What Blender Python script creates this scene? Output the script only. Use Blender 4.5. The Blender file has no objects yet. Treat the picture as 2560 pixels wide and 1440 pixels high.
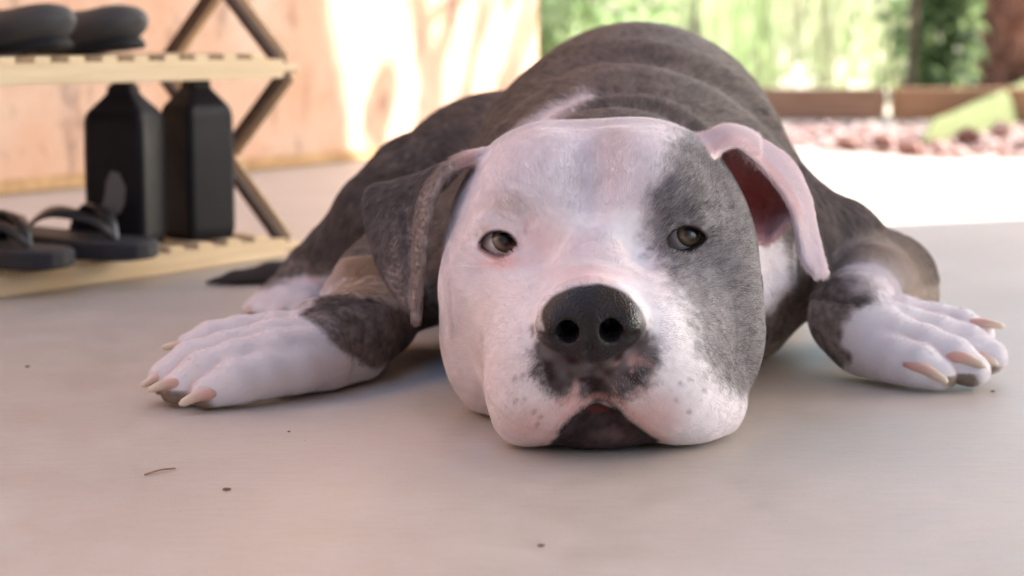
import bpy, bmesh, math, random
import numpy as np
from mathutils import Vector, Matrix, noise, kdtree

random.seed(7); RNG = np.random.default_rng(7)
R = math.radians
scene = bpy.context.scene
col = scene.collection

# ---------------------------------------------------------------- camera
F_PX, CAM_H, PITCH = 4770.0, 0.264, math.atan(640 / 4770.0)   # in pixels of the 2560-wide photograph
cam_d = bpy.data.cameras.new('camera'); cam = bpy.data.objects.new('camera', cam_d); col.objects.link(cam)
cam.location = (0, 0, CAM_H); cam.rotation_euler = (math.pi / 2 - PITCH, 0, 0)
cam_d.sensor_width = 36; cam_d.lens = F_PX / 2560 * 36
cam_d.clip_start = 0.02; cam_d.clip_end = 500
cam_d.dof.use_dof = True; cam_d.dof.focus_distance = 1.205; cam_d.dof.aperture_fstop = 6.6
scene.camera = cam

# ---------------------------------------------------------------- sky, sun, exposure
SUN_AZ = (0.925, 0.38)         # horizontal direction towards the sun
SUN_EL = R(36)
world = bpy.data.worlds.new('World'); scene.world = world; world.use_nodes = True
nt = world.node_tree
bg = nt.nodes['Background']
sky = nt.nodes.new('ShaderNodeTexSky'); sky.sky_type = 'NISHITA'; sky.sun_disc = False
sky.sun_elevation = SUN_EL
sky.sun_rotation = math.atan2(SUN_AZ[0], SUN_AZ[1])
sky.air_density = 1.0; sky.dust_density = 2.0; sky.ozone_density = 1.0
nt.links.new(sky.outputs[0], bg.inputs[0]); bg.inputs[1].default_value = 0.15
sun_d = bpy.data.lights.new('sun', 'SUN'); sun = bpy.data.objects.new('sun', sun_d); col.objects.link(sun)
sun_d.energy = 5.0; sun_d.angle = R(0.53); sun_d.color = (1, .96, .89)
sd = Vector((SUN_AZ[0] * math.cos(SUN_EL), SUN_AZ[1] * math.cos(SUN_EL), math.sin(SUN_EL)))
sun.rotation_euler = sd.to_track_quat('Z', 'Y').to_euler(); sun.location = (4, 2, 5)
scene.view_settings.view_transform = 'Standard'; scene.view_settings.look = 'None'
scene.view_settings.exposure = 2.0; scene.view_settings.gamma = 1
scene.cycles.use_denoising = True
scene.cycles.max_bounces = 8; scene.cycles.diffuse_bounces = 5; scene.cycles.transparent_max_bounces = 12
scene.cycles.sample_clamp_indirect = 6; scene.cycles.caustics_reflective = False; scene.cycles.caustics_refractive = False

# ---------------------------------------------------------------- helpers
_f = Vector((0, math.cos(PITCH), -math.sin(PITCH))); _u = Vector((0, math.sin(PITCH), math.cos(PITCH))); _r = Vector((1, 0, 0))
def at(px, py, Y):
    """world point at depth Y metres that the photograph shows at (px, py)"""
    d = _f + (px - 1280) / F_PX * _r - (py - 720) / F_PX * _u
    return Vector((0, 0, CAM_H)) + d * (Y / d.y)
def ground(px, py, z=0.0):
    d = _f + (px - 1280) / F_PX * _r - (py - 720) / F_PX * _u
    return Vector((0, 0, CAM_H)) + d * ((z - CAM_H) / d.z)
def photo_uv(V):
    """front-view sheet coordinates of world points (used to lay out the coat pattern)"""
    V = np.asarray(V); q = V - np.array([0, 0, CAM_H])
    dz = q @ np.array(_f); x = q[:, 0] / dz; y = (q @ np.array(_u)) / dz
    return np.stack([1280 + F_PX * x, 720 - F_PX * y], 1)

def tag(o, label=None, cat=None, group=None, kind=None):
    if label: o['label'] = label
    if cat: o['category'] = cat
    if group: o['group'] = group
    if kind: o['kind'] = kind
    return o
def empty(name, loc=(0, 0, 0), rz=0.0, rot=None):
    o = bpy.data.objects.new(name, None); col.objects.link(o)
    o.location = loc; o.rotation_euler = rot if rot else (0, 0, rz); o.empty_display_size = .05
    return o
def link(name, me, mat=None, parent=None):
    o = bpy.data.objects.new(name, me); col.objects.link(o)
    if mat is not None and not me.materials: me.materials.append(mat)
    if parent is not None: o.parent = parent
    return o
def mesh_np(name, V, Fc, smooth=True):
    me = bpy.data.meshes.new(name); V = np.asarray(V, dtype=np.float32); Fc = np.asarray(Fc, dtype=np.int32)
    n, k = Fc.shape
    me.vertices.add(len(V)); me.vertices.foreach_set('co', V.ravel())
    me.loops.add(n * k); me.loops.foreach_set('vertex_index', Fc.ravel())
    me.polygons.add(n); me.polygons.foreach_set('loop_start', np.arange(0, n * k, k, dtype=np.int32))
    me.polygons.foreach_set('use_smooth', np.full(n, smooth)); me.update(calc_edges=True); me.validate()
    return me
def bm_mesh(bm, name, smooth=False, bevel=0, seg=2):
    if bevel:
        bmesh.ops.bevel(bm, geom=list(bm.edges), offset=bevel, segments=seg, affect='EDGES', clamp_overlap=True)
    bmesh.ops.recalc_face_normals(bm, faces=list(bm.faces))
    me = bpy.data.meshes.new(name); bm.to_mesh(me); bm.free()
    if smooth:
        for p in me.polygons: p.use_smooth = True
    return me
def add_box(bm, c, s, rot=None):
    M = Matrix.Translation(c) @ (rot.to_4x4() if rot is not None else Matrix.Identity(4)) @ Matrix.Diagonal((s[0], s[1], s[2], 1))
    return bmesh.ops.create_cube(bm, size=1, matrix=M)
def add_bar(bm, a, b, w, h, up=(0, 0, 1)):
    """rectangular bar from a to b"""
    a, b = Vector(a), Vector(b); d = b - a; y = d.normalized(); x = y.cross(Vector(up)).normalized(); z = x.cross(y)
    rot = Matrix((x, y, z)).transposed()
    return add_box(bm, (a + b) / 2, (w, d.length, h), rot)
def catmull(pts, n):
    pts = np.asarray(pts, float); m = len(pts)
    if m == 2: return pts[0] + (pts[1] - pts[0]) * np.linspace(0, 1, n)[:, None]
    P = np.vstack([2 * pts[0] - pts[1], pts, 2 * pts[-1] - pts[-2]])
    out = []
    for t in np.linspace(0, m - 1, n):
        i = min(int(t), m - 2); f = t - i; p0, p1, p2, p3 = P[i], P[i + 1], P[i + 2], P[i + 3]
        out.append(.5 * (2 * p1 + (p2 - p0) * f + (2 * p0 - 5 * p1 + 4 * p2 - p3) * f * f + (3 * p1 - p0 - 3 * p2 + p3) * f ** 3))
    return np.array(out)
def tube(path, radii, seg=10, cap=True):
    """verts, quads of a tube along a path"""
    path = np.asarray(path, float); n = len(path); radii = np.broadcast_to(np.asarray(radii, float), (n,))
    T = np.gradient(path, axis=0); T /= np.linalg.norm(T, axis=1)[:, None]
    up = np.array([0, 0, 1.0]) if abs(T[0][2]) < .9 else np.array([1.0, 0, 0])
    V = []; 
    nrm = np.cross(T[0], up); nrm /= np.linalg.norm(nrm)
    for i in range(n):
        nrm = nrm - T[i] * (nrm @ T[i]); nrm /= np.linalg.norm(nrm); b = np.cross(T[i], nrm)
        for k in range(seg):
            a = 2 * math.pi * k / seg; V.append(path[i] + radii[i] * (math.cos(a) * nrm + math.sin(a) * b))
    Q = [[i * seg + k, i * seg + (k + 1) % seg, (i + 1) * seg + (k + 1) % seg, (i + 1) * seg + k] for i in range(n - 1) for k in range(seg)]
    if cap:
        for i, flip in ((0, 1), (n - 1, 0)):
            c = len(V); V.append(path[i])
            for k in range(seg):
                a, b2 = i * seg + k, i * seg + (k + 1) % seg
                Q.append([a, b2, c, c] if not flip else [b2, a, c, c])
    return np.array(V), Q
def py_mesh(name, V, Q, smooth=True):
    me = bpy.data.meshes.new(name)
    Q = [tuple(dict.fromkeys(q)) for q in Q]
    me.from_pydata([tuple(v) for v in V], [], Q); me.update()
    if smooth:
        for p in me.polygons: p.use_smooth = True
    return me
def mat_new(name, color=(.5, .5, .5), rough=.7, spec=.5):
    m = bpy.data.materials.new(name); m.use_nodes = True
    b = m.node_tree.nodes['Principled BSDF']
    b.inputs['Base Color'].default_value = (*color, 1); b.inputs['Roughness'].default_value = rough
    b.inputs['Specular IOR Level'].default_value = spec
    return m, m.node_tree, b
def nz(nt, scale, detail=4, rough=.55, vec=None, dist=0):
    n = nt.nodes.new('ShaderNodeTexNoise'); n.inputs['Scale'].default_value = scale; n.inputs['Detail'].default_value = detail
    n.inputs['Roughness'].default_value = rough; n.inputs['Distortion'].default_value = dist
    if vec is not None: nt.links.new(vec, n.inputs['Vector'])
    return n
def ramp(nt, src, stops):
    r = nt.nodes.new('ShaderNodeValToRGB'); cr = r.color_ramp
    while len(cr.elements) < len(stops): cr.elements.new(.5)
    for e, (p, c) in zip(cr.elements, stops):
        e.position = p; e.color = (*c, 1) if len(c) == 3 else c
    nt.links.new(src, r.inputs[0]); return r
def mixc(nt, fac, a, b, mode='MIX'):
    m = nt.nodes.new('ShaderNodeMix'); m.data_type = 'RGBA'; m.blend_type = mode
    for s, v in ((0, fac), (6, a), (7, b)):
        if isinstance(v, (int, float)): m.inputs[s].default_value = v
        elif isinstance(v, tuple): m.inputs[s].default_value = (*v, 1)
        else: nt.links.new(v, m.inputs[s])
    return m.outputs[2]
def bump(nt, b, src, strength=.3, dist=.002):
    n = nt.nodes.new('ShaderNodeBump'); n.inputs['Strength'].default_value = strength; n.inputs['Distance'].default_value = dist
    nt.links.new(src, n.inputs['Height']); nt.links.new(n.outputs[0], b.inputs['Normal']); return n
def coords(nt, which='Object', scale=(1, 1, 1)):
    tc = nt.nodes.new('ShaderNodeTexCoord'); mp = nt.nodes.new('ShaderNodeMapping'); mp.inputs['Scale'].default_value = scale
    nt.links.new(tc.outputs[which], mp.inputs[0]); return mp.outputs[0]
# ================================================================ the setting
def sheet(name, poly, z, mat, thick=0.0):
    bm = bmesh.new(); vs = [bm.verts.new((x, y, z)) for x, y in poly]; f = bm.faces.new(vs)
    if thick:
        r = bmesh.ops.extrude_face_region(bm, geom=[f]); bmesh.ops.translate(bm, vec=(0, 0, thick), verts=[v for v in r['geom'] if isinstance(v, bmesh.types.BMVert)])
    return link(name, bm_mesh(bm, name), mat)
# --- patio slab
m, nt, b = mat_new('concrete', rough=.5, spec=.45); MAT_FLOOR = m
v = coords(nt); vs = coords(nt, scale=(1.2, 5, 1))
n1 = nz(nt, 3.2, 5, .6, v); n2 = nz(nt, 26, 6, .65, v); n3 = nz(nt, 34, 4, .6, vs); n4 = nz(nt, 420, 3, .7, v)
c = ramp(nt, n1.outputs['Fac'], [(.30, (.43, .375, .325)), (.52, (.52, .465, .412)), (.74, (.60, .552, .505))]).outputs[0]
c = mixc(nt, .25, c, ramp(nt, n3.outputs['Fac'], [(.32, (.43, .365, .31)), (.7, (.60, .555, .51))]).outputs[0])
c = mixc(nt, .18, c, ramp(nt, n2.outputs['Fac'], [(.35, (.30, .235, .20)), (.66, (.52, .46, .43))]).outputs[0])
sp = ramp(nt, n4.outputs['Fac'], [(.28, (1, 1, 1)), (.35, (0, 0, 0))]); c = mixc(nt, sp.outputs[0], c, (.20, .15, .12))
nt.links.new(c, b.inputs['Base Color'])
rr = ramp(nt, n2.outputs['Fac'], [(.3, (.40,) * 3), (.7, (.56,) * 3)]); nt.links.new(rr.outputs[0], b.inputs['Roughness'])
mm = nt.nodes.new('ShaderNodeMath'); mm.operation = 'ADD'; nt.links.new(n3.outputs['Fac'], mm.inputs[0]); nt.links.new(n4.outputs['Fac'], mm.inputs[1]); bump(nt, b, mm.outputs[0], .12, .0015)
tag(sheet('patio_floor', [(-4, -3), (5, -3), (5, 3.98), (.9, 3.98), (.35, 4.9), (-4, 4.9)], -.12, MAT_FLOOR, .12), kind='structure')
# --- pale sandy ground out to the horizon
m, nt, b = mat_new('sand', rough=.95, spec=.1); v = coords(nt); n1 = nz(nt, .8, 6, .6, v)
c = ramp(nt, n1.outputs['Fac'], [(.3, (.46, .38, .30)), (.7, (.62, .55, .46))]); nt.links.new(c.outputs[0], b.inputs['Base Color'])
tag(sheet('ground', [(-120, -60), (120, -60), (120, 240), (-120, 240)], -.04, m), kind='structure')

# --- roof added out of the frame, outlined so its shadow covers dog and floor
SH = 2.3; sft = Vector((SUN_AZ[0], SUN_AZ[1])) * (SH / math.tan(SUN_EL))
shade = [(1.55, -3.2), (1.35, 2.97), (ground(2100, 567).x, ground(2100, 567).y), (.50, 4.255), (-.312, 3.925), (-1.0, 3.55), (-3.0, 2.6), (-3.0, -3.2)]
m, nt, b = mat_new('roof_boards', (.34, .29, .25), .8)
ro = sheet('shade_roof', [(x + sft.x, y + sft.y) for x, y in shade], SH, m, .12); tag(ro, kind='structure')

# --- stucco house wall
W0, W1 = Vector((-3.83, -1.845, 0)), Vector((.067, 4.576, 0)); wd = (W1 - W0).normalized(); wn = Vector((wd.y, -wd.x, 0))
m, nt, b = mat_new('stucco', rough=.92, spec=.15); v = coords(nt); n1 = nz(nt, 5, 6, .65, v); n2 = nz(nt, 34, 5, .7, v); n3 = nz(nt, 9, 5, .7, coords(nt, scale=(1.6, 1.6, .55)), 0)
c = ramp(nt, n1.outputs['Fac'], [(.3, (.60, .35, .23)), (.55, (.645, .44, .325)), (.75, (.68, .54, .45))]).outputs[0]
st = ramp(nt, n3.outputs['Fac'], [(.55, (0, 0, 0)), (.68, (.8,) * 3)]).outputs[0]; c = mixc(nt, st, c, (.20, .13, .10))
st = ramp(nt, n2.outputs['Fac'], [(.57, (0, 0, 0)), (.70, (.6,) * 3)]).outputs[0]; c = mixc(nt, st, c, (.27, .16, .11))
nt.links.new(c, b.inputs['Base Color']); bump(nt, b, n2.outputs['Fac'], .5, .004)
root = empty('house_wall', W1); tag(root, 'peach stucco house wall with dark stains and dappled sun beside the patio', 'wall')
ang = math.atan2(wd.y, wd.x); root.rotation_euler = (0, 0, ang); Lw = (W1 - W0).length
bm = bmesh.new(); add_box(bm, (-Lw / 2, .11, 1.2), (Lw, .22, 2.4)); link('stucco_face', bm_mesh(bm, 'stucco_face', bevel=.012), m, root)
MAT_STUCCO = m
bm = bmesh.new(); add_box(bm, (0, 0, 0), (5.2, .22, 2.36)); rw = link('front_light_blocker', bm_mesh(bm, 'front_light_blocker'), mat_new('blocker_grey', (.20, .22, .25), .85)[0], root); rw.matrix_local = (Matrix.Translation(W1) @ Matrix.Rotation(ang, 4, 'Z')).inverted() @ Matrix.Translation((-.9, -1.75, 1.19))  # unseen slab added behind the camera to cut the frontal sky light
m2, nt, b = mat_new('ochre_skirting', (.50, .30, .13), .85); nn = nz(nt, 30, 4, .6, coords(nt)); c = ramp(nt, nn.outputs['Fac'], [(.3, (.36, .20, .085)), (.7, (.60, .39, .19))]); nt.links.new(c.outputs[0], b.inputs['Base Color'])
bm = bmesh.new(); add_box(bm, (-Lw / 2, -.004, .0135), (Lw - .01, .012, .023)); link('skirting', bm_mesh(bm, 'skirting', bevel=.003), m2, root)

# --- stones beyond the slab
def stone_shape(sub, seed, sq=.7):
    bm = bmesh.new(); bmesh.ops.create_icosphere(bm, subdivisions=sub, radius=1)
    for v_ in bm.verts:
        p = v_.co * 1.1 + Vector((seed * 3.1, seed, 0)); v_.co *= 1 + .35 * noise.noise(p); v_.co.z *= sq
    V_ = np.array([v_.co[:] for v_ in bm.verts]); F_ = np.array([[q.index for q in f.verts] for f in bm.faces]); bm.free(); return V_, F_
shapes = [stone_shape(1, i) for i in range(6)]
m, nt, b = mat_new('pink_stone', rough=.85, spec=.2); oi = nt.nodes.new('ShaderNodeAttribute'); oi.attribute_name = 'tone'
c = ramp(nt, oi.outputs['Fac'], [(0, (.16, .085, .07)), (.4, (.27, .155, .13)), (.75, (.38, .26, .235)), (1, (.62, .54, .50))]); nt.links.new(c.outputs[0], b.inputs['Base Color'])
def stones(name, spots, mat):
    VV, FF, TT = [], [], []; n = 0
    for (x, y, z, r) in spots:
        V_, F_ = random.choice(shapes); a = random.uniform(0, 6.28); ca, sa = math.cos(a), math.sin(a)
        q = V_ * r; q = np.stack([q[:, 0] * ca - q[:, 1] * sa + x, q[:, 0] * sa + q[:, 1] * ca + y, q[:, 2] + z], 1)
        VV.append(q); FF.append(F_ + n); n += len(q); TT.append(np.full(len(q), random.random()))
    me = mesh_np(name, np.concatenate(VV), np.concatenate(FF), smooth=False)
    t = me.attributes.new('tone', 'FLOAT', 'POINT'); t.data.foreach_set('value', np.concatenate(TT).astype(np.float32)); return link(name, me, mat)
sp = []
for i in range(3800):
    y = 3.97 + 1.85 * random.random() ** 1.1; x = random.uniform(.35, 1.35 + (y - 3.97) * .35)
    sp.append((x, y, -.03 + random.uniform(0, .012), random.uniform(.010, .025)))
g = stones('gravel', sp, m); tag(g, 'pinkish loose gravel strip between the slab and the timber edging', 'gravel', kind='stuff')
# a few larger stones one can pick out along the front
for i, (px, py, r) in enumerate(((2120, 372, .032), (2205, 362, .030), (2275, 384, .031), (2350, 378, .024), (2420, 352, .036), (2500, 338, .033))):
    p = ground(px, py); V_, F_ = shapes[i % 6]; me = mesh_np('rock', V_ * r, F_, smooth=False)
    t = me.attributes.new('tone', 'FLOAT', 'POINT'); t.data.foreach_set('value', np.full(len(V_), (.25, .5, .4, .7, .15, .6)[i], dtype=np.float32))
    o = link('rock', me, m); o.location = (p.x, p.y, r * .35); o.rotation_euler = (0, 0, i * 1.3)
    tag(o, ['dusty pink rock at the left end of the pale sunlit floor edge', 'pinkish rock beside the leftmost rock on the sunlit edge', 'rosy rock just left of the green bank', 'small pale rock at the lower tip of the green bank',
            'dark rock under the green bank', 'pale rock under the green bank nearest the right edge'][i], 'rock', 'rocks along the sunlit floor edge')
# --- timber edging
m, nt, b = mat_new('weathered_timber', rough=.85, spec=.2); v = coords(nt, scale=(2, 30, 30)); nn = nz(nt, 3, 5, .6, v); c = ramp(nt, nn.outputs['Fac'], [(.3, (.17, .10, .065)), (.7, (.31, .20, .135))]); nt.links.new(c.outputs[0], b.inputs['Base Color'])
m2, nt, b = mat_new('orange_timber', rough=.85, spec=.2); v = coords(nt, scale=(2, 30, 30)); nn = nz(nt, 3, 5, .6, v); c = ramp(nt, nn.outputs['Fac'], [(.3, (.26, .14, .075)), (.7, (.40, .24, .14))]); nt.links.new(c.outputs[0], b.inputs['Base Color'])
for (x0, x1, y, mat, lab) in ((.25, 1.135, 5.86, m, 'brown weathered timber sleeper edging behind the gravel'), (1.17, 2.2, 5.88, m2, 'orange timber sleeper running behind the green bank')):
    bm = bmesh.new(); add_box(bm, (0, 0, .045), (x1 - x0, .09, .096)); o = link('timber_sleeper', bm_mesh(bm, 'timber_sleeper', bevel=.006), mat); o.location = ((x0 + x1) / 2, y, 0)
    tag(o, lab, 'sleeper', 'timber garden edging')
# --- green bank
m, nt, b = mat_new('turf', rough=.95, spec=.1); v = coords(nt); n1 = nz(nt, 60, 5, .7, v); n2 = nz(nt, 5, 3, .5, v)
c = ramp(nt, n1.outputs['Fac'], [(.3, (.105, .125, .052)), (.7, (.165, .185, .085))]).outputs[0]; c = mixc(nt, .3, c, ramp(nt, n2.outputs['Fac'], [(.3, (.11, .13, .055)), (.7, (.19, .20, .10))]).outputs[0]); nt.links.new(c, b.inputs['Base Color']); bump(nt, b, n1.outputs['Fac'], .8, .01)
V, Q = [], []; nu, nv = 40, 24; a0 = ground(2306, 344); a1 = ground(2700, 272); a1 = a0 + (a1 - a0)
for i in range(nu):
    t = i / (nu - 1); p = a0 + (a1 - a0) * t; h = (.030 + .135 * t) * min(1, (t / .04) ** .5 + .001); dpt = .25 + 1.0 * t
    for j in range(nv):
        s = j / (nv - 1); prof = math.sin(min(s / .34, 1) * math.pi / 2) ** .8 if s < .6 else math.cos((s - .6) / .4 * math.pi / 2)
        q = p + Vector((.25, .97, 0)) * dpt * s; jj = .012 * noise.noise((q.x * 7, q.y * 7, 0)); V.append((q.x + jj, q.y + jj, -.035 + (h + .035) * max(prof, 0) + .006 * noise.noise((q.x * 14, q.y * 14, 3)) * prof))
for i in range(nu - 1):
    for j in range(nv - 1): Q.append([i * nv + j, (i + 1) * nv + j, (i + 1) * nv + j + 1, i * nv + j + 1])
tag(link('turf_bank', py_mesh('turf_bank', V, Q), m), kind='structure')

# ---------------------------------------------------------------- planting
def leaf_mat(name, c0, c1, tr=.35):
    m, nt, b = mat_new(name, rough=.5, spec=.35); a = nt.nodes.new('ShaderNodeAttribute'); a.attribute_name = 'tone'
    c = ramp(nt, a.outputs['Fac'], [(0, c0), (1, c1)]); nt.links.new(c.outputs[0], b.inputs['Base Color'])
    t = nt.nodes.new('ShaderNodeBsdfTranslucent'); br = mixc(nt, .45, c.outputs[0], (.42, .54, .26)); nt.links.new(br, t.inputs['Color'])
    mx = nt.nodes.new('ShaderNodeMixShader'); mx.inputs[0].default_value = tr; nt.links.new(b.outputs[0], mx.inputs[1]); nt.links.new(t.outputs[0], mx.inputs[2])
    nt.links.new(mx.outputs[0], nt.nodes['Material Output'].inputs['Surface']); return m
LEAF_LIME = leaf_mat('lime_leaf', (.20, .30, .11), (.46, .56, .30), .5); LEAF_MID = leaf_mat('mid_leaf', (.16, .22, .08), (.42, .48, .24), .48); LEAF_DARK = leaf_mat('dark_leaf', (.04, .08, .03), (.10, .16, .065)); LEAF_STRAW = leaf_mat('straw_leaf', (.27, .25, .15), (.60, .58, .44), .4)
BARK, nt, b = mat_new('bark', rough=.9, spec=.15); nn = nz(nt, 25, 5, .7, coords(nt, scale=(1, 1, .3))); c = ramp(nt, nn.outputs['Fac'], [(.3, (.055, .038, .026)), (.7, (.15, .11, .08))]); nt.links.new(c.outputs[0], b.inputs['Base Color'])
BARK_RED, nt, b = mat_new('palm_bark', rough=.9, spec=.15); nn = nz(nt, 14, 5, .7, coords(nt)); c = ramp(nt, nn.outputs['Fac'], [(.3, (.11, .050, .034)), (.7, (.27, .14, .10))]); nt.links.new(c.outputs[0], b.inputs['Base Color'])
def leaves(name, P, D, ln, wd_, mat, parent, droop=.25):
    """bent leaf blades: 4 quads-ish each, one mesh"""
    n = len(P); D = D / np.linalg.norm(D, axis=1)[:, None]; S = np.cross(D, RNG.normal(size=(n, 3))); S /= np.linalg.norm(S, axis=1)[:, None]
    L = ln * RNG.uniform(.6, 1.3, n); Wd = wd_ * RNG.uniform(.7, 1.3, n); V = np.empty((n, 6, 3))
    dz = np.array([0, 0, -1.0])
    V[:, 0] = P; m1 = P + D * (L * .4)[:, None] + dz * (L * droop * .15)[:, None]; m2 = P + D * (L * .75)[:, None] + dz * (L * droop * .5)[:, None]; V[:, 5] = P + D * L[:, None] + dz * (L * droop)[:, None]
    V[:, 1] = m1 - S * (Wd * .5)[:, None]; V[:, 2] = m1 + S * (Wd * .5)[:, None]; V[:, 3] = m2 - S * (Wd * .38)[:, None]; V[:, 4] = m2 + S * (Wd * .38)[:, None]
    base = (np.arange(n) * 6)[:, None]; F_ = np.concatenate([base + np.array([[0, 2, 1]]), base + np.array([[1, 2, 4]]), base + np.array([[1, 4, 3]]), base + np.array([[3, 4, 5]])])
    me = mesh_np(name, V.reshape(-1, 3), F_, smooth=False); t = me.attributes.new('tone', 'FLOAT', 'POINT'); t.data.foreach_set('value', np.repeat(RNG.random(n), 6).astype(np.float32))
    return link(name, me, mat, parent)
def shrub(loc, h, w, n, mat, label, name='shrub', leaf=.09, lw=.03, cat='shrub', group='undergrowth beyond the gravel', stems=5, lowest=.0):
    r = empty(name, loc); tag(r, label, cat, group)
    Vs, Qs = [], []; tips = []
    for i in range(stems):
        a = random.uniform(0, 6.28); rr_ = w * random.uniform(.2, .8); tip = (math.cos(a) * rr_, math.sin(a) * rr_, h * random.uniform(.65, 1)); mid = (tip[0] * .35 + random.uniform(-.05, .05), tip[1] * .35, tip[2] * .5)
        pth = catmull([(random.uniform(-.03, .03), random.uniform(-.03, .03), -.03), mid, tip], 9); V_, Q_ = tube(pth, np.linspace(.014, .004, 9) * (h / .9) ** .5, 6); off = len(Vs); Vs += list(V_); Qs += [[k + off for k in q] for q in Q_]; tips.append(pth)
    link('stem', py_mesh('stem', Vs, Qs), BARK, r)
    k = n; cl = RNG.integers(0, stems, k); tt = RNG.uniform(.12, 1, k); base = np.array([tips[c][min(8, int(t * 8.99))] for c, t in zip(cl, tt)]); P = base + RNG.normal(size=(k, 3)) * np.array([w * .28, w * .28, h * .10])
    P[:, 2] = np.clip(P[:, 2], lowest, h * 1.1); D = P - np.array([0, 0, h * .35]) + RNG.normal(size=(k, 3)) * w * .6
    leaves('foliage', P, D, leaf, lw, mat, r); return r
def reeds(loc, h, w, n, mat, label):
    r = empty('reed_clump', loc); tag(r, label, 'reeds', 'reed clumps beyond the timber edging')
    a = RNG.uniform(0, 6.28, n); rr_ = w * np.sqrt(RNG.random(n)); P = np.stack([np.cos(a) * rr_, np.sin(a) * rr_, np.full(n, -.03)], 1)
    D = np.stack([RNG.normal(size=n) * .14, RNG.normal(size=n) * .14, np.ones(n)], 1); leaves('blades', P, D, h, .010, mat, r, droop=.06); return r
def trunk(loc, h, r0, label, lean=(0, 0), mat=None, crown=None):
    r = empty('tree', loc); tag(r, label, 'tree', 'trees beyond the gravel')
    pth = catmull([(0, 0, -.05), (lean[0] * .4 + .02, lean[1] * .4, h * .4), (lean[0], lean[1], h)], 14); V_, Q_ = tube(pth, r0 * np.linspace(1.15, .5, 14) * (1 + .08 * RNG.normal(size=14)), 12); link('trunk', py_mesh('trunk', V_, Q_), mat or BARK, r)
    if crown:
        cz, cr, n, lm, leaf = crown; Vs, Qs, tips = [], [], []
        for i in range(12):
            a = i * 2.4 + random.random(); e = Vector((lean[0] + math.cos(a) * cr * random.uniform(.5, 1), lean[1] + math.sin(a) * cr * random.uniform(.5, 1), cz + random.uniform(-.5, .6) * cr)); s0 = Vector(pth[9 + i % 5]); mid = (s0 + e) / 2 + Vector((0, 0, .1 * cr))
            q = catmull([s0, mid, e], 8); V_, Q_ = tube(q, np.linspace(r0 * .35, .006, 8), 6); off = len(Vs); Vs += list(V_); Qs += [[k + off for k in qq] for qq in Q_]; tips.append(q)
        link('limbs', py_mesh('limbs', Vs, Qs), mat or BARK, r)
        cl = RNG.integers(0, 12, n); tt = RNG.uniform(.35, 1, n); base = np.array([tips[c][min(7, int(t * 7.99))] for c, t in zip(cl, tt)]); P = base + RNG.normal(size=(n, 3)) * cr * .16; D = RNG.normal(size=(n, 3)) + np.array([0, 0, -.4]); leaves('crown', P, D, leaf, leaf * .45, lm, r)
    return r
def gp(px, Y): return ((px - 1280) / F_PX * Y, Y, 0)
shrub(gp(1395, 7.2), .75, .30, 560, LEAF_LIME, 'lime green shrub just right of the stucco wall corner', leaf=.10, lw=.045)
shrub(gp(1375, 6.2), .38, .16, 420, LEAF_MID, 'small blue-green bush at the foot of the wall corner', leaf=.07, lw=.035)
shrub(gp(1500, 9.0), 1.3, .55, 480, LEAF_LIME, 'broad lime green shrub behind the top of the dog\'s back', leaf=.13, lw=.06)
shrub(gp(1640, 11.0), 1.0, .6, 300, LEAF_LIME, 'far lime shrub behind the dog\'s rump', leaf=.13, lw=.06)
for i, (px, Y, h, n, lab) in enumerate(((1770, 7.6, .8, 260, 'straw-green reeds nearest the dog\'s rump'), (1850, 7.2, .9, 330, 'second reed clump right of the dog\'s rump'), (1930, 7.8, 1.0, 330, 'straw reeds above the left end of the brown sleeper'),
        (2010, 7.0, .9, 300, 'yellowish reeds above the middle of the brown sleeper'), (2090, 7.9, 1.0, 320, 'pale reeds above the right end of the brown sleeper'), (2170, 7.3, .8, 220, 'thin reeds beside the dark slim tree'))):
    reeds(gp(px, Y), h, .15, int(n * .16), LEAF_LIME if i in (1, 4) else LEAF_STRAW, lab)
shrub(gp(2230, 8.4), 1.0, .42, 480, LEAF_MID, 'green shrub left of the dark slim tree', leaf=.10, lw=.04)
shrub(gp(2370, 6.9), .62, .26, 700, LEAF_DARK, 'dark green shrub above the orange sleeper', leaf=.085, lw=.04)
shrub(gp(2420, 8.8), 1.1, .45, 520, LEAF_MID, 'mid green shrub beside the reddish palm trunk', leaf=.10, lw=.045)
shrub(gp(2560, 9.6), 1.3, .5, 500, LEAF_MID, 'green shrub behind the reddish palm trunk at the right edge', leaf=.11, lw=.05)
shrub(gp(2060, 10.5), 1.1, .6, 260, LEAF_MID, 'tall green shrub behind the pale reeds', leaf=.12, lw=.05)
shrub(gp(1860, 12.5), 1.1, .7, 240, LEAF_LIME, 'far green shrub behind the straw reeds', leaf=.13, lw=.055)
trunk(gp(2268, 6.6), 3.2, .017, 'dark slim tree standing above the right end of the brown sleeper', (.05, .1), crown=(3.0, .7, 700, LEAF_MID, .09))
trunk(gp(1905, 9.2), 3.6, .05, 'grey-brown tree trunk among the straw reeds', (-.1, .2), crown=(3.4, .9, 700, LEAF_LIME, .10))
trunk(gp(1735, 8.6), 3.4, .035, 'slim tree trunk right behind the dog\'s rump', (.12, .2), crown=(3.2, .8, 700, LEAF_LIME, .10))
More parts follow.
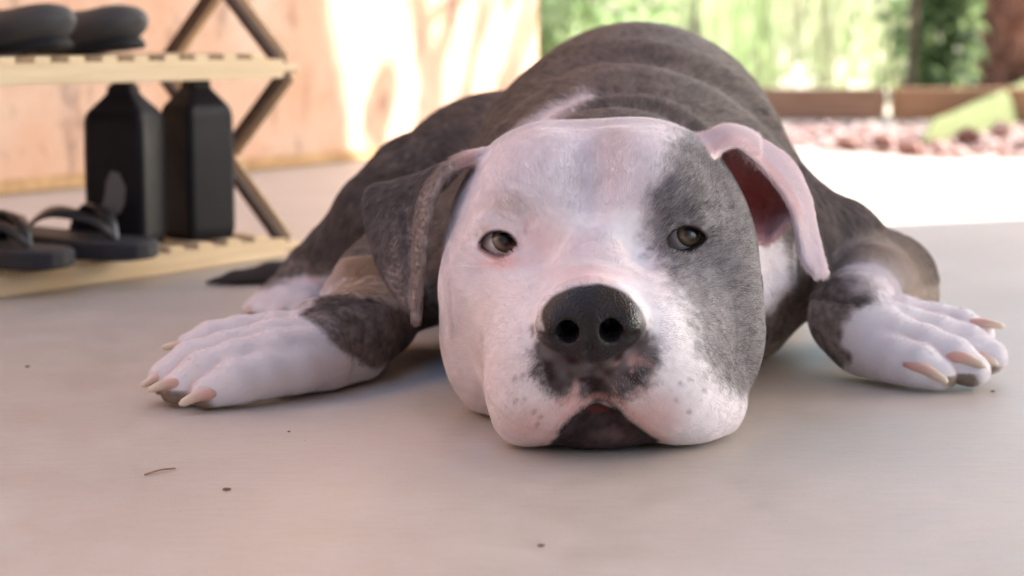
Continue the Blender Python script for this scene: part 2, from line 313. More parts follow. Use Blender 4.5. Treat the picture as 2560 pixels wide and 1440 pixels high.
# palm trunk with old leaf bases
pr = empty('palm_tree', gp(2520, 6.6)); tag(pr, 'reddish palm trunk with rough leaf bases at the right edge', 'palm')
V_, Q_ = tube([(0, 0, -.05), (.02, .02, .6), (.06, .05, 1.6)], [.085, .075, .07], 14); link('trunk', py_mesh('trunk', V_, Q_), BARK_RED, pr)
bm = bmesh.new(); bmesh.ops.create_cone(bm, segments=4, radius1=.030, radius2=.010, depth=.11, cap_ends=True); stub = bm_mesh(bm, 'leaf_base'); stub.materials.append(BARK_RED)
for k in range(64):
    z = .01 + k * .013; a = k * 2.4; o = link('leaf_base', stub, None, pr); o.location = (math.cos(a) * .085 + z * .035, math.sin(a) * .085, z); o.rotation_euler = (0, R(38), a)
P = np.zeros((46, 3)) + np.array([.06, .05, 1.6]); a = RNG.uniform(0, 6.28, 46); D = np.stack([np.cos(a), np.sin(a), RNG.uniform(.1, 1.3, 46)], 1); leaves('fronds', P, D, .9, .10, LEAF_MID, pr, droop=.5)
# tree whose crown dapples the wall (stands right of the frame)
trunk((2.35, 5.2, 0), 2.2, .07, 'leafy tree right of the frame casting dappled shade on the stucco wall', (.1, .05), crown=(2.1, .85, 60, LEAF_MID, .20))
# ================================================================ folding wooden shoe rack and what stands on it
FR = Vector((-.278, 2.234, 0)); ra = Vector((-.566, -.824, 0)); rb = Vector((-.824, .566, 0)); LEN = .80; DEP = .20
RK = Matrix((ra, rb, Vector((0, 0, 1)))).transposed()       # rack axes: x along (towards the photo's left), y into depth
def rp(x, y, z): return FR + ra * x + rb * y + Vector((0, 0, z))
PINE, nt, b = mat_new('pine', rough=.6, spec=.3); nn = nz(nt, 4, 4, .6, coords(nt, scale=(1.5, 26, 26))); c = ramp(nt, nn.outputs['Fac'], [(.3, (.66, .50, .30)), (.7, (.82, .67, .45))]); nt.links.new(c.outputs[0], b.inputs['Base Color'])
STAIN, nt, b = mat_new('stained_wood', rough=.6, spec=.3); nn = nz(nt, 4, 4, .6, coords(nt, scale=(26, 26, 3))); c = ramp(nt, nn.outputs['Fac'], [(.3, (.062, .034, .020)), (.7, (.125, .072, .043))]); nt.links.new(c.outputs[0], b.inputs['Base Color'])
rack = empty('shoe_rack', FR); rack.rotation_euler = (0, 0, math.atan2(ra.y, ra.x)); tag(rack, 'folding wooden shoe rack with slatted shelves and crossed legs by the wall', 'shoe rack')
# local axes: x = ra; y local = rotated +90deg from ra, so depth is -y
sgn = 1 if Vector((-ra.y, ra.x, 0)).dot(rb) > 0 else -1
def lp(x, y, z): return Vector((x, sgn * y, z))
def bar(name, a, b_, w, h, mat, parent=rack, up=(0, 0, 1), bev=.0015):
    bm = bmesh.new(); add_bar(bm, a, b_, w, h, up); return link(name, bm_mesh(bm, name, bevel=bev), mat, parent)
SHELF = (.012, .222, .43)
slat = None
for li, z in enumerate(SHELF):
    for y in (0, DEP): bar('rail', lp(-.012, y, z), lp(LEN, y, z), .014, .022, PINE)
    for k in range(17):
        if slat is None:
            bm = bmesh.new(); add_box(bm, (0, 0, 0), (.022, DEP + .008, .006)); slat = bm_mesh(bm, 'slat', bevel=.001); slat.materials.append(PINE)
        o = link('slat', slat, None, rack); o.location = lp(.03 + k * .046, DEP / 2, z + .0142)
for x in (-.002, LEN - .02):
    for z0, z1 in zip(SHELF[:-1], SHELF[1:]):
        for (ya, yb, dx) in ((0, DEP, 0), (DEP, 0, .010)):
            A, B = lp(x - dx - .012, ya, z0 + .004), lp(x - dx - .012, yb, z1 - .002)
            leg = bar('leg', A, B, .008, .020, STAIN, up=(1, 0, 0))
            d = (B - A).normalized(); side = d.cross(Vector((1, 0, 0))).normalized(); side = side if side.dot(lp(0, -1, 0)) > 0 else -side
            bar('edge_strip', A + side * .0125, B + side * .0125, .0082, .004, PINE, leg, up=(1, 0, 0), bev=.0008)
    for z in SHELF:
        bm = bmesh.new(); bmesh.ops.create_cone(bm, segments=16, radius1=.006, radius2=.006, depth=.05, cap_ends=True, matrix=Matrix.Translation(lp(x - .012, 0, z)) @ Matrix.Rotation(R(90), 4, 'Y')); link('bolt', bm_mesh(bm, 'bolt'), PINE, rack)
# --- black bottles
BLK, nt, b = mat_new('black_plastic', (.006, .006, .009), .45, .2); nn = nz(nt, 40, 4, .6, coords(nt)); rr = ramp(nt, nn.outputs['Fac'], [(.3, (.32,) * 3), (.7, (.55,) * 3)]); nt.links.new(rr.outputs[0], b.inputs['Roughness'])
GREYLBL, nt, b = mat_new('grey_label', (.17, .165, .165), .8)
def bottle(loc, rz, w, d, h, label, lbl):
    r = empty('bottle', loc, rz); tag(r, label, 'bottle', 'black bottles on the lower shelf')
    prof = [(0, .92), (.012, 1), (h * .60, 1), (h * .79, .985), (h * .84, .90), (h * .945, .44), (h * .96, .40), (h * 1.0, .40)]; ch = .16; V, Q = [], []
    for z, s in prof:
        for sx, sy in ((1, 1 - ch), (1 - ch, 1), (-(1 - ch), 1), (-1, 1 - ch), (-1, -(1 - ch)), (-(1 - ch), -1), (1 - ch, -1), (1, -(1 - ch))): V.append((sx * w / 2 * s, sy * d / 2 * s, z))
    for i in range(len(prof) - 1):
        for k in range(8): Q.append([i * 8 + k, i * 8 + (k + 1) % 8, (i + 1) * 8 + (k + 1) % 8, (i + 1) * 8 + k])
    Q.append(list(range(7, -1, -1))); me = py_mesh('body', V, Q, False); bm = bmesh.new(); bm.from_mesh(me); me = bm_mesh(bm, 'body', bevel=.0022); link('body', me, BLK, r)
    bm = bmesh.new(); bmesh.ops.create_cone(bm, segments=20, radius1=w * .19, radius2=w * .18, depth=.016, cap_ends=True, matrix=Matrix.Translation((0, 0, h + .002))); link('cap', bm_mesh(bm, 'cap', bevel=.001), BLK, r)
    if lbl:
        pts = [(-.013, .0), (-.006, -.006), (.008, -.005), (.014, .006), (.016, .024), (.009, .040), (-.001, .042), (-.007, .030), (-.009, .016)]
        V = [(x, -d / 2 - .0004, z) for x, z in pts] + [(x, -d / 2 - .0012, z) for x, z in pts]; n = len(pts); Q = [list(range(2 * n - 1, n - 1, -1))] + [[i, (i + 1) % n, n + (i + 1) % n, n + i] for i in range(n)]
        o = link('sticker', py_mesh('sticker', V, Q, False), GREYLBL, r); o.location = (0, 0, .042)
    return r
zt = SHELF[0] + .0174
p = at(318, 600, 2.115); bottle((p.x, p.y, zt), R(-15), .072, .064, .176, 'black faceted bottle with a grey patch behind the sandal on the lower shelf', True)
p = at(498, 600, 2.185); bottle((p.x, p.y, zt), R(46), .066, .060, .180, 'plain black faceted bottle nearest the crossed legs on the lower shelf', False)
# --- clogs on the upper shelf
CLOG, nt, b = mat_new('dark_foam', (.062, .060, .062), .62, .4); nn = nz(nt, 260, 3, .6, coords(nt)); bump(nt, b, nn.outputs['Fac'], .25, .001)
SOLE, nt, b = mat_new('black_rubber', (.016, .016, .018), .7, .3)
def clog(loc, rz, label, tip=0.0):
    r = empty('clog', loc); r.rotation_euler = (0, R(-tip), rz); r.scale = (.86, .9, .80); tag(r, label, 'shoe', 'clogs on the upper shelf')
    V, Q = [], []; n, s = 30, 20
    for i in range(n):
        t = i / (n - 1); x = .115 - .225 * t
        w = .044 * (max(0, 1 - (1 - min(t / .30, 1)) ** 2.2)) ** .5 * (1 - .16 * max(0, (t - .35) / .65)); w *= (max(0, 1 - max(0, (t - .86) / .14) ** 2.4)) ** .5
        h = .040 * (max(0, 1 - (1 - min(t / .22, 1)) ** 2)) ** .5 + .012 * math.sin(min(t / .55, 1) * math.pi / 2); h *= (max(0, 1 - max(0, (t - .9) / .1) ** 2.4)) ** .5
        for k in range(s):
            a = 2 * math.pi * k / s; cy, cz = math.cos(a), math.sin(a); V.append((x, max(w, .001) * math.copysign(abs(cy) ** .85, cy), (.027 + .012 * max(0, 1 - t / .35)) + (max(h, .001) * .62) * cz))
    for i in range(n - 1):
        for k in range(s): Q.append([i * s + k, i * s + (k + 1) % s, (i + 1) * s + (k + 1) % s, (i + 1) * s + k])
    link('upper', py_mesh('upper', V, Q), CLOG, r)
    V, Q = [], []
    for z, g in ((0, .96), (.004, 1.0), (.012, .96), (.016, .9)):
        for k in range(32):
            a = 2 * math.pi * k / 32; cx, cy = math.cos(a), math.sin(a); w = .043 * (1 + .10 * cx); V.append((.002 + .113 * g * math.copysign(abs(cx) ** .8, cx), w * g * math.copysign(abs(cy) ** .75, cy), z))
    for i in range(3):
        for k in range(32): Q.append([i * 32 + k, i * 32 + (k + 1) % 32, (i + 1) * 32 + (k + 1) % 32, (i + 1) * 32 + k])
    Q += [list(range(31, -1, -1)), list(range(96, 128))]; so = link('sole', py_mesh('sole', V, Q, False), SOLE, r); so.scale = (.93, .9, 1)
    return r
zs = SHELF[1] + .0174
for px, py, Y, rz, lab in ((292, 110, 2.10, -30, 'dark grey clog nearest the crossed legs on the upper shelf'), (108, 118, 2.00, -26, 'dark grey clog left of the first one on the upper shelf'), (-130, 118, 1.93, -24, 'dark grey clog cut off by the left edge on the upper shelf')):
    p = at(px, py, Y); d = Vector((math.cos(R(rz)), math.sin(R(rz)), 0)); clog((p.x - d.x * .06, p.y - d.y * .06, zs), R(rz), lab, 5)
# --- sandals on the lower shelf
FOAM, nt, b = mat_new('sandal_foam', (.022, .023, .030), .6, .4); STRAP, nt, b = mat_new('sandal_strap', (.012, .012, .016), .35, .5)
def sandal(loc, rz, label):
    r = empty('sandal', loc, rz); tag(r, label, 'sandal', 'sandals on the lower shelf')
    V, Q = [], []
    for z, g in ((0, .95), (.003, 1), (.016, 1), (.019, .97)):
        for k in range(36):
            a = 2 * math.pi * k / 36; cx, cy = math.cos(a), math.sin(a); w = .043 * (1 + .14 * cx - .10 * (1 - cx * cx)); V.append((.118 * g * math.copysign(abs(cx) ** .85, cx), w * g * math.copysign(abs(cy) ** .7, cy), z + .006 * max(0, -cx)))
    for i in range(3):
        for k in range(36): Q.append([i * 36 + k, i * 36 + (k + 1) % 36, (i + 1) * 36 + (k + 1) % 36, (i + 1) * 36 + k])
    Q += [list(range(35, -1, -1)), list(range(108, 144))]; link('sole', py_mesh('sole', V, Q, False), FOAM, r)
    for s in (-1, 1):                                       # broad strap halves from the toe post over the instep
        c = catmull([(.072, 0, .018), (.052, .012 * s, .038), (.015, .033 * s, .047), (-.012, .041 * s, .030), (-.022, .041 * s, .010)], 18); wdt = catmull([(.004, 0), (.009, 0), (.015, 0), (.014, 0), (.012, 0)], 18)[:, 0]; V, Q = [], []
        T = np.gradient(c, axis=0); T /= np.linalg.norm(T, axis=1)[:, None]
        for i in range(18):
            nrm = np.array([0, .35 * s, 1.0]); nrm -= T[i] * (nrm @ T[i]); nrm /= np.linalg.norm(nrm); sd_ = np.cross(T[i], nrm)
            for du, dn in ((-1, 0), (-.8, .0028), (.8, .0028), (1, 0)): V.append(c[i] + sd_ * wdt[i] * du + nrm * dn)
        for i in range(17):
            for k in range(4): Q.append([i * 4 + k, i * 4 + (k + 1) % 4, (i + 1) * 4 + (k + 1) % 4, (i + 1) * 4 + k])
        link('strap', py_mesh('strap', V, Q), STRAP, r)
    return r
p = at(165, 622, 2.03); sandal((p.x, p.y, zt), R(-32), 'black flip-flop sandal in front of the patched bottle on the lower shelf')
p = at(-55, 645, 1.95); sandal((p.x, p.y, zt), R(-30), 'black flip-flop sandal cut off by the left edge on the lower shelf')
# --- litter on the floor
m, nt, b = mat_new('dry_needle', (.30, .17, .09), .8)
p0, p1 = ground(362, 1190), ground(438, 1175); mid = (p0 + p1) / 2 + Vector((0, .002, .0015)); V_, Q_ = tube(catmull([p0 + Vector((0, 0, .0008)), mid, p1 + Vector((0, 0, .001))], 8), .0006, 6); tag(link('pine_needle', py_mesh('pine_needle', V_, Q_), m), 'thin dry pine needle on the floor at lower left', 'needle')
m2, nt, b = mat_new('crumb', (.22, .11, .06), .9)
for px, py, r, lab in ((567, 1226, .0028, 'dark crumb below and right of the pine needle'), (2482, 980, .0022, 'reddish crumb under the claws of the right front paw'), (1352, 1366, .0022, 'pale brown crumb near the bottom centre of the floor'), (722, 1080, .0014, 'tiny crumb below the left front leg'), (68, 918, .0022, 'small crumb at far left of the floor')):
    V_, F_ = shapes[px % 6]; o = link('crumb', mesh_np('crumb', V_ * r * np.array([1.0, .6, .5]), F_, False), m2); p = ground(px, py); o.location = (p.x, p.y, r * .3); tag(o, lab, 'crumb')
# ================================================================ the dog
# Sculpted as one distance field (one continuous body), turned into a mesh with surface nets.
def spaced(segs):
    out = [segs[0][0]]
    for a, b, h in segs:
        n = max(1, int(round((b - a) / h))); out += list(np.linspace(a, b, n + 1)[1:])
    return np.array(out, dtype=np.float32)
class Field:
    def __init__(s, xs, ys, zs):
        s.ax = (xs, ys, zs); s.F = np.full((len(xs), len(ys), len(zs)), 1.0, dtype=np.float32)
    def win(s, lo, hi):
        sl = []
        for a, l, h in zip(s.ax, lo, hi):
            i0 = int(np.searchsorted(a, l)); i1 = int(np.searchsorted(a, h)); sl.append(slice(max(i0 - 1, 0), max(i1 + 1, 1)))
        sl = tuple(sl)
        x = s.ax[0][sl[0]][:, None, None]; y = s.ax[1][sl[1]][None, :, None]; z = s.ax[2][sl[2]][None, None, :]
        return sl, x, y, z
    def blend(s, sl, d, k, mode='add'):
        A = s.F[sl]
        if A.size == 0: return
        if mode == 'add':
            h = np.maximum(k - np.abs(A - d), 0) / k; s.F[sl] = np.minimum(A, d) - h * h * k * .25
        else:   # carve
            d = -d; h = np.maximum(k - np.abs(A - d), 0) / k; s.F[sl] = np.maximum(A, d) + h * h * k * .25
    def ell(s, c, r, rot=None, k=.012, mode='add'):
        c = np.asarray(c, float); r = np.asarray(r, float); m = float(max(r)) + k + .006
        if rot is None: lo, hi = c - r - k - .006, c + r + k + .006
        else: lo, hi = c - m, c + m
        sl, x, y, z = s.win(lo, hi)
        x = x - np.float32(c[0]); y = y - np.float32(c[1]); z = z - np.float32(c[2])
        if rot is not None:
            q = np.asarray(rot.transposed() if not isinstance(rot, np.ndarray) else rot.T, dtype=np.float32)
            x, y, z = (q[0, 0] * x + q[0, 1] * y + q[0, 2] * z, q[1, 0] * x + q[1, 1] * y + q[1, 2] * z, q[2, 0] * x + q[2, 1] * y + q[2, 2] * z)
        r = r.astype(np.float32)
        u, v, w = x / r[0], y / r[1], z / r[2]
        k0 = np.sqrt(u * u + v * v + w * w) + 1e-6
        k1 = np.sqrt((u / r[0]) ** 2 + (v / r[1]) ** 2 + (w / r[2]) ** 2) + 1e-6
        s.blend(sl, (k0 * (k0 - 1) / k1).astype(np.float32), k, mode)
    def chain(s, pts, rad, k=.012, ki=.006, mode='add', flat=None):
        """rounded cones along points, merged with each other by ki and with the body by k"""
        pts = [np.asarray(p, float) for p in pts]; m = max(rad) + k + .006
        P = np.array(pts); sl, x, y, z = s.win(P.min(0) - m, P.max(0) + m)
        D = None
        for a, b, ra, rb in zip(pts[:-1], pts[1:], rad[:-1], rad[1:]):
            ab = (b - a); L2 = float(ab @ ab) + 1e-12; ab = ab.astype(np.float32)
            ux, uy, uz = x - np.float32(a[0]), y - np.float32(a[1]), z - np.float32(a[2])
            t = np.clip((ux * ab[0] + uy * ab[1] + uz * ab[2]) / np.float32(L2), 0, 1)
            d = np.sqrt((ux - t * ab[0]) ** 2 + (uy - t * ab[1]) ** 2 + (uz - t * ab[2]) ** 2) - (np.float32(ra) + np.float32(rb - ra) * t)
            if D is None: D = d
            else:
                h = np.maximum(ki - np.abs(D - d), 0) / ki; D = np.minimum(D, d) - h * h * ki * .25
        s.blend(sl, D.astype(np.float32), k, mode)
    def cloud(s, pts, r, k=.004, reach=.009):
        """thick sheet: distance to a dense set of points"""
        pts = np.asarray(pts); kd = kdtree.KDTree(len(pts))
        for i, p in enumerate(pts): kd.insert(p, i)
        kd.balance(); r = np.broadcast_to(r, (len(pts),))
        lo, hi = pts.min(0) - reach, pts.max(0) + reach; sl, x, y, z = s.win(lo, hi)
        shp = np.broadcast_shapes(x.shape, y.shape, z.shape)
        occ = np.zeros(shp, bool)                      # voxels near the sheet only
        xs, ys, zs = x.ravel(), y.ravel(), z.ravel()
        for p in pts[::2]:
            i0, i1 = np.searchsorted(xs, (p[0] - reach, p[0] + reach)); j0, j1 = np.searchsorted(ys, (p[1] - reach, p[1] + reach)); k0, k1 = np.searchsorted(zs, (p[2] - reach, p[2] + reach))
            occ[i0:i1, j0:j1, k0:k1] = True
        I = np.argwhere(occ); d = np.full(shp, .05, np.float32)
        for i, j, kk in I:
            _, n, dist = kd.find((xs[i], ys[j], zs[kk])); d[i, j, kk] = dist - r[n]
        s.blend(sl, d, k)
    def mesh(s):
        F = s.F; xs, ys, zs = s.ax; neg = F < 0
        cnt = np.zeros(tuple(n - 1 for n in F.shape), np.int8)
        for i in (0, 1):
            for j in (0, 1):
                for k in (0, 1):
                    cnt += neg[i:neg.shape[0] - 1 + i, j:neg.shape[1] - 1 + j, k:neg.shape[2] - 1 + k]
        act = (cnt > 0) & (cnt < 8); C = np.argwhere(act); idx = np.full(cnt.shape, -1, np.int32); idx[act] = np.arange(len(C))
        corner = {}; 
        for i in (0, 1):
            for j in (0, 1):
                for k in (0, 1): corner[i, j, k] = F[C[:, 0] + i, C[:, 1] + j, C[:, 2] + k]
        acc = np.zeros((len(C), 3)); num = np.zeros(len(C))
        for a in corner:
            for ax in range(3):
                if a[ax]: continue
                b = list(a); b[ax] = 1; b = tuple(b); fa, fb = corner[a], corner[b]; m = (fa < 0) != (fb < 0)
                t = fa[m] / (fa[m] - fb[m]); p = np.empty((m.sum(), 3))
                for q in range(3):
                    A = s.ax[q]; ca = A[C[m, q] + a[q]]
                    p[:, q] = ca + (t * (A[C[m, q] + 1] - A[C[m, q]]) if q == ax else 0)
                acc[m] += p; num[m] += 1
        V = acc / num[:, None]
        quads = []
        for ax in range(3):
            o = [q for q in range(3) if q != ax]
            s0 = [slice(None)] * 3; s1 = [slice(None)] * 3; s0[ax] = slice(0, -1); s1[ax] = slice(1, None)
            for q in o: s0[q] = slice(1, -1); s1[q] = slice(1, -1)
            a, b = neg[tuple(s0)], neg[tuple(s1)]; E = np.argwhere(a != b); flip = a[a != b]
            base = E.copy(); base[:, o[0]] += 1; base[:, o[1]] += 1
            def cell(d0, d1):
                c = base.copy(); c[:, o[0]] -= d0; c[:, o[1]] -= d1; return idx[c[:, 0], c[:, 1], c[:, 2]]
            q = np.stack([cell(1, 1), cell(0, 1), cell(0, 0), cell(1, 0)], 1)
            f = flip if ax != 1 else ~flip
            q[~f] = q[~f][:, ::-1]; quads.append(q)
        return V, np.concatenate(quads)
def smooth_verts(V, Q, it=2, lam=.5):
    A = np.concatenate([Q[:, [0, 1]], Q[:, [1, 2]], Q[:, [2, 3]], Q[:, [3, 0]]]); A = np.concatenate([A, A[:, ::-1]])
    deg = np.bincount(A[:, 0], minlength=len(V)).astype(float)
    for i in range(it):
        for l in (lam, -lam * 1.03):
            S = np.stack([np.bincount(A[:, 0], weights=V[A[:, 1], q], minlength=len(V)) for q in range(3)], 1)
            V = V + l * (S / deg[:, None] - V)
    return V

def relax(V, Q, w, it):
    use = np.zeros(len(V), bool); use[Q[(w[Q] > 0).any(1)].ravel()] = True; ids = np.where(use)[0]; loc = np.full(len(V), -1); loc[ids] = np.arange(len(ids))
    q = loc[Q[use[Q].all(1)]]; A = np.concatenate([q[:, [0, 1]], q[:, [1, 2]], q[:, [2, 3]], q[:, [3, 0]]]); A = np.concatenate([A, A[:, ::-1]])
    v = V[ids]; ww = (w[ids] * .6)[:, None]; deg = np.maximum(np.bincount(A[:, 0], minlength=len(v)), 1).astype(float)[:, None]
    for i in range(it):
        v = v + ww * (np.stack([np.bincount(A[:, 0], weights=v[A[:, 1], k], minlength=len(v)) for k in range(3)], 1) / deg - v)
    V = V.copy(); V[ids] = v; return V
# ---- head frame: x to the photo's right, y out of the face, z up, millimetres
HO = np.array([.0596, 1.30, 0.0]); HY = .0737; HROLL = R(1.8)
HR = np.array([math.cos(HY), -math.sin(HY), 0]); HF = np.array([-math.sin(HY), -math.cos(HY), 0]); HU = np.array([0, 0, 1.0])
HRr = HR * math.cos(HROLL) + HU * math.sin(HROLL); HUr = HU * math.cos(HROLL) - HR * math.sin(HROLL)
HC = HO + HU * .06
HROT = np.stack([HRr, HF, HUr], 1)          # columns = head axes
def hd(x, y, z): return HC + HROT @ (np.array([x, y, z - 60]) * .001)
def to_head(V): q = (np.asarray(V) - HC) @ HROT * 1000; q[:, 2] += 60; return q
def rotm(ax, deg): return np.array(Matrix.Rotation(R(deg), 3, ax))

def patch(rows, nu, nv):
    rows = np.array([[np.array(at(*c)) for c in r] for r in rows])
    a = np.array([catmull(r, nu) for r in rows]); return np.stack([catmull(a[:, i], nv) for i in range(nu)], 1)

EYES = [(-60.5, 46, 129), (59, 46, 129.5)]; EYE_R = 14.5

def sculpt_dog():
    X = spaced([(-.34, -.30, .003), (-.30, -.115, .0021), (-.115, .20, .0014), (.20, .43, .0021)])
    Y = spaced([(1.10, 1.40, .0014), (1.40, 1.52, .0022), (1.52, 2.12, .0045)])
    Z = spaced([(-.006, .212, .0015), (.212, .31, .0034)])
    f = Field(X, Y, Z)
    # ---------------- trunk
    f.ell((.118, 1.82, .135), (.132, .19, .138), k=.03)
    f.ell((.098, 1.60, .115), (.138, .17, .115), k=.05)
    f.ell((.106, 1.70, .125), (.134, .16, .128), k=.06)
    f.ell((.110, 1.93, .115), (.120, .13, .120), k=.05)
    f.chain([(.062, 1.36, .105), (.075, 1.44, .110), (.09, 1.54, .115)], [.088, .096, .105], k=.04)
    f.ell((.07, 1.47, .06), (.12, .10, .065), k=.04)                       # chest low
    f.ell((.160, 1.565, .050), (.075, .10, .075), k=.03)
    f.ell((.02, 1.50, .045), (.07, .10, .07), k=.03)
    # ---------------- hind leg on the photo's left: thigh, shank, foot
    f.ell((-.012, 1.885, .105), (.116, .135, .100), rot=rotm('Y', -14), k=.014)
    f.chain([at(1045, 480, 1.80), at(955, 550, 1.76), at(850, 640, 1.77), at(790, 690, 1.79)], [.054, .045, .033, .027], k=.035)
    f.chain([at(790, 690, 1.79), at(740, 735, 1.775)], [.026, .027], k=.02)
    for a in ([at(750, 745, 1.77), at(690, 745, 1.765), at(640, 778, 1.755)], [at(755, 750, 1.76), at(700, 752, 1.75), at(660, 788, 1.74)],
              [at(765, 755, 1.75), at(725, 760, 1.74), at(695, 790, 1.73)], [at(780, 760, 1.75), at(760, 770, 1.735), at(745, 790, 1.73)]):
        f.chain(a, [.017, .016, .0125], k=.006)
    # hind leg on the far side, tucked
    f.ell((.235, 1.90, .09), (.06, .12, .085), k=.03)
    # ---------------- tail
    f.chain([(.02, 2.04, .06), (-.10, 2.06, .035), at(800, 690, 2.03), at(680, 697, 2.01), at(590, 706, 1.995), at(520, 712, 1.99)], [.036, .03, .022, .017, .012, .005], k=.02)
    # ---------------- foreleg on the photo's right
    f.chain([(.175, 1.56, .100), at(2075, 640, 1.585), at(2205, 708, 1.60)], [.066, .048, .036], k=.04)
    f.chain([at(2222, 700, 1.60), at(2165, 722, 1.535), at(2122, 785, 1.465)], [.038, .033, .0275], k=.014, ki=.02)
    f.chain([at(2260, 735, 1.60), at(2295, 745, 1.61)], [.025, .015], k=.02)
    f.chain([at(2122, 790, 1.462), at(2160, 828, 1.447), at(2205, 845, 1.437)], [.0285, .0275, .021], k=.014, ki=.02)
    f.chain([at(2185, 880, 1.432), at(2235, 895, 1.425)], [.021, .020], k=.014)
    for a, rr in (([at(2170, 790, 1.46), at(2250, 792, 1.462), at(2340, 803, 1.46), at(2400, 816, 1.455), at(2448, 838, 1.449)], [.020, .016, .0138, .0138, .0118]),
                  ([at(2170, 815, 1.447), at(2250, 818, 1.445), at(2340, 838, 1.44), at(2415, 862, 1.436), at(2474, 893, 1.43)], [.022, .018, .0160, .0158, .0135]),
                  ([at(2165, 845, 1.435), at(2230, 845, 1.428), at(2310, 868, 1.417), at(2380, 898, 1.408), at(2428, 928, 1.402)], [.022, .019, .0170, .0168, .0140]),
                  ([at(2160, 868, 1.435), at(2200, 885, 1.420), at(2240, 900, 1.407), at(2295, 917, 1.397), at(2342, 940, 1.391)], [.022, .020, .0180, .0174, .0140])):
        f.chain(a, rr, k=.002, ki=.004)
    # ---------------- foreleg on the photo's left
    f.chain([(.01, 1.55, .10), at(1015, 690, 1.58), at(965, 722, 1.56)], [.06, .046, .040], k=.03)
    f.chain([at(958, 724, 1.56), at(925, 780, 1.51), at(885, 838, 1.455)], [.039, .036, .031], k=.014, ki=.02)
    f.chain([at(880, 838, 1.455), at(810, 860, 1.425), at(730, 885, 1.39)], [.032, .030, .021], k=.014, ki=.02)
    f.chain([at(870, 895, 1.43), at(800, 940, 1.395), at(760, 955, 1.38)], [.024, .014, .012], k=.016, ki=.02)
    for a, rr in (([at(800, 838, 1.42), at(690, 833, 1.405), at(600, 836, 1.40), at(530, 849, 1.395), at(480, 868, 1.389)], [.020, .016, .0138, .0134, .0115]),
                  ([at(800, 855, 1.405), at(680, 860, 1.385), at(570, 882, 1.372), at(482, 906, 1.362), at(418, 945, 1.353)], [.022, .018, .0160, .0158, .0135]),
                  ([at(800, 880, 1.395), at(690, 890, 1.368), at(595, 908, 1.353), at(512, 936, 1.343), at(452, 974, 1.336)], [.022, .019, .0172, .0170, .0140]),
                  ([at(810, 900, 1.395), at(730, 922, 1.367), at(655, 938, 1.348), at(585, 958, 1.334), at(527, 986, 1.326)], [.022, .020, .0182, .0176, .0140])):
        f.chain(a, rr, k=.002, ki=.004)
    # ---------------- skin folds across the nape and back
    sl, x, y, z = f.win((-.15, 1.40, .06), (.36, 1.92, .30))
    amp = np.clip((x + .12) / .07, 0, 1) * np.clip((.32 - x) / .06, 0, 1) * np.clip((z - .08) / .07, 0, 1)
    for y0, wd_, a, c1, ph in ((1.452, .010, .0034, .45, 0), (1.492, .012, .0050, .10, 1.2), (1.585, .024, .0042, .75, 2.9), (1.640, .018, .0024, .2, 4.4), (1.79, .040, .0020, .9, .7)):
        q = (y - y0 + c1 * (x - .1) ** 2 + .012 * np.sin(x * 17 + ph) + .22 * (x - .1) * math.cos(ph * 1.7) + .008 * np.sin(x * 41 + ph * 3)) / wd_
        f.F[sl] += (amp * a * (np.exp(-q * q) - .55 * np.exp(-(q - 1.7) ** 2)) * np.clip(.55 + .75 * np.sin(x * 13 + ph * 2), 0, 1.3)).astype(np.float32)
    # ---------------- head
    for s in (-1, 1):
        f.ell(hd(36 * s, -30, 122), (.066, .078, .078), k=.03)            # skull halves
        f.ell(hd((68 if s > 0 else 64) * s, -8, 82), (.041, .066, .066), k=.03)              # masseter
        f.ell(hd((66 if s > 0 else 62) * s, -10, 46), (.042, .055, .05), k=.03)              # jaw corner
        f.ell(hd(45 * s, 42, 149), (.03, .026, .02), k=.022)              # brow
        f.ell(hd(27 * s, 26, 160), (.036, .04, .034), k=.03)              # forehead
        f.ell(hd(66 * s, 36, 97), (.034, .036, .032), k=.03)              # cheekbone
    f.ell(hd(0, 20, 110), (.07, .06, .055), k=.03)
    f.chain([hd(0, 25, 88), hd(0, 90, 90), hd(0, 138, 86)], [.046, .038, .029], k=.045)      # muzzle
    # jaw
    f.ell(hd(-6, 60, 20), (.052, .066, .03), k=.02)
    f.ell(hd(4, 92, 17), (.037, .034, .021), k=.012)
    # lips / flews
    f.chain([hd(-20, 128, 62), hd(-35, 118, 42), hd(-43, 102, 20)], [.029, .026, .0185], k=.010, ki=.03)
    f.chain([hd(22, 128, 62), hd(42, 111, 43), hd(57, 86, 25), hd(70, 58, 21), hd(79, 28, 21)], [.029, .027, .0215, .020, .020], k=.010, ki=.03)
    f.ell(hd(-40, 72, 52), (.029, .05, .044), k=.024)
    f.ell(hd(52, 66, 52), (.034, .05, .045), k=.02)
    for s in (-1, 1): f.ell(hd(42 * s, 68, 80), (.027, .034, .028), k=.028)
    for s in (-1, 1): f.ell(hd(33 * s, 108, 70), (.028, .038, .032), k=.02)
    # nose
    f.ell(hd(0, 149, 93), (.031, .02, .0205), k=.010)
    f.ell(hd(0, 150, 80), (.020, .017, .018), k=.010)
    for s in (-1, 1):
        f.ell(hd(19 * s, 158, 88), (.0125, .012, .012), k=.006)
    for s in (-1, 1):
        f.chain([hd(12.5 * s, 178, 85), hd(18 * s, 172, 80), hd(28 * s, 164, 81)], [.0046, .0042, .0022], k=.0035, mode='carve')
        f.chain([hd(12.5 * s, 180, 85.5), hd(13 * s, 166, 86), hd(11 * s, 150, 88)], [.0053, .0055, .005], k=.003, mode='carve')
    f.chain([hd(0, 173, 92), hd(0, 168, 74), hd(1, 160, 60), hd(2, 150, 44)], [.0015, .0018, .0018, .002], k=.004, mode='carve')
    # mouth: gap between the flews
    f.chain([hd(2, 152, 33), hd(3, 143, 22)], [.006, .008], k=.008, mode='carve')
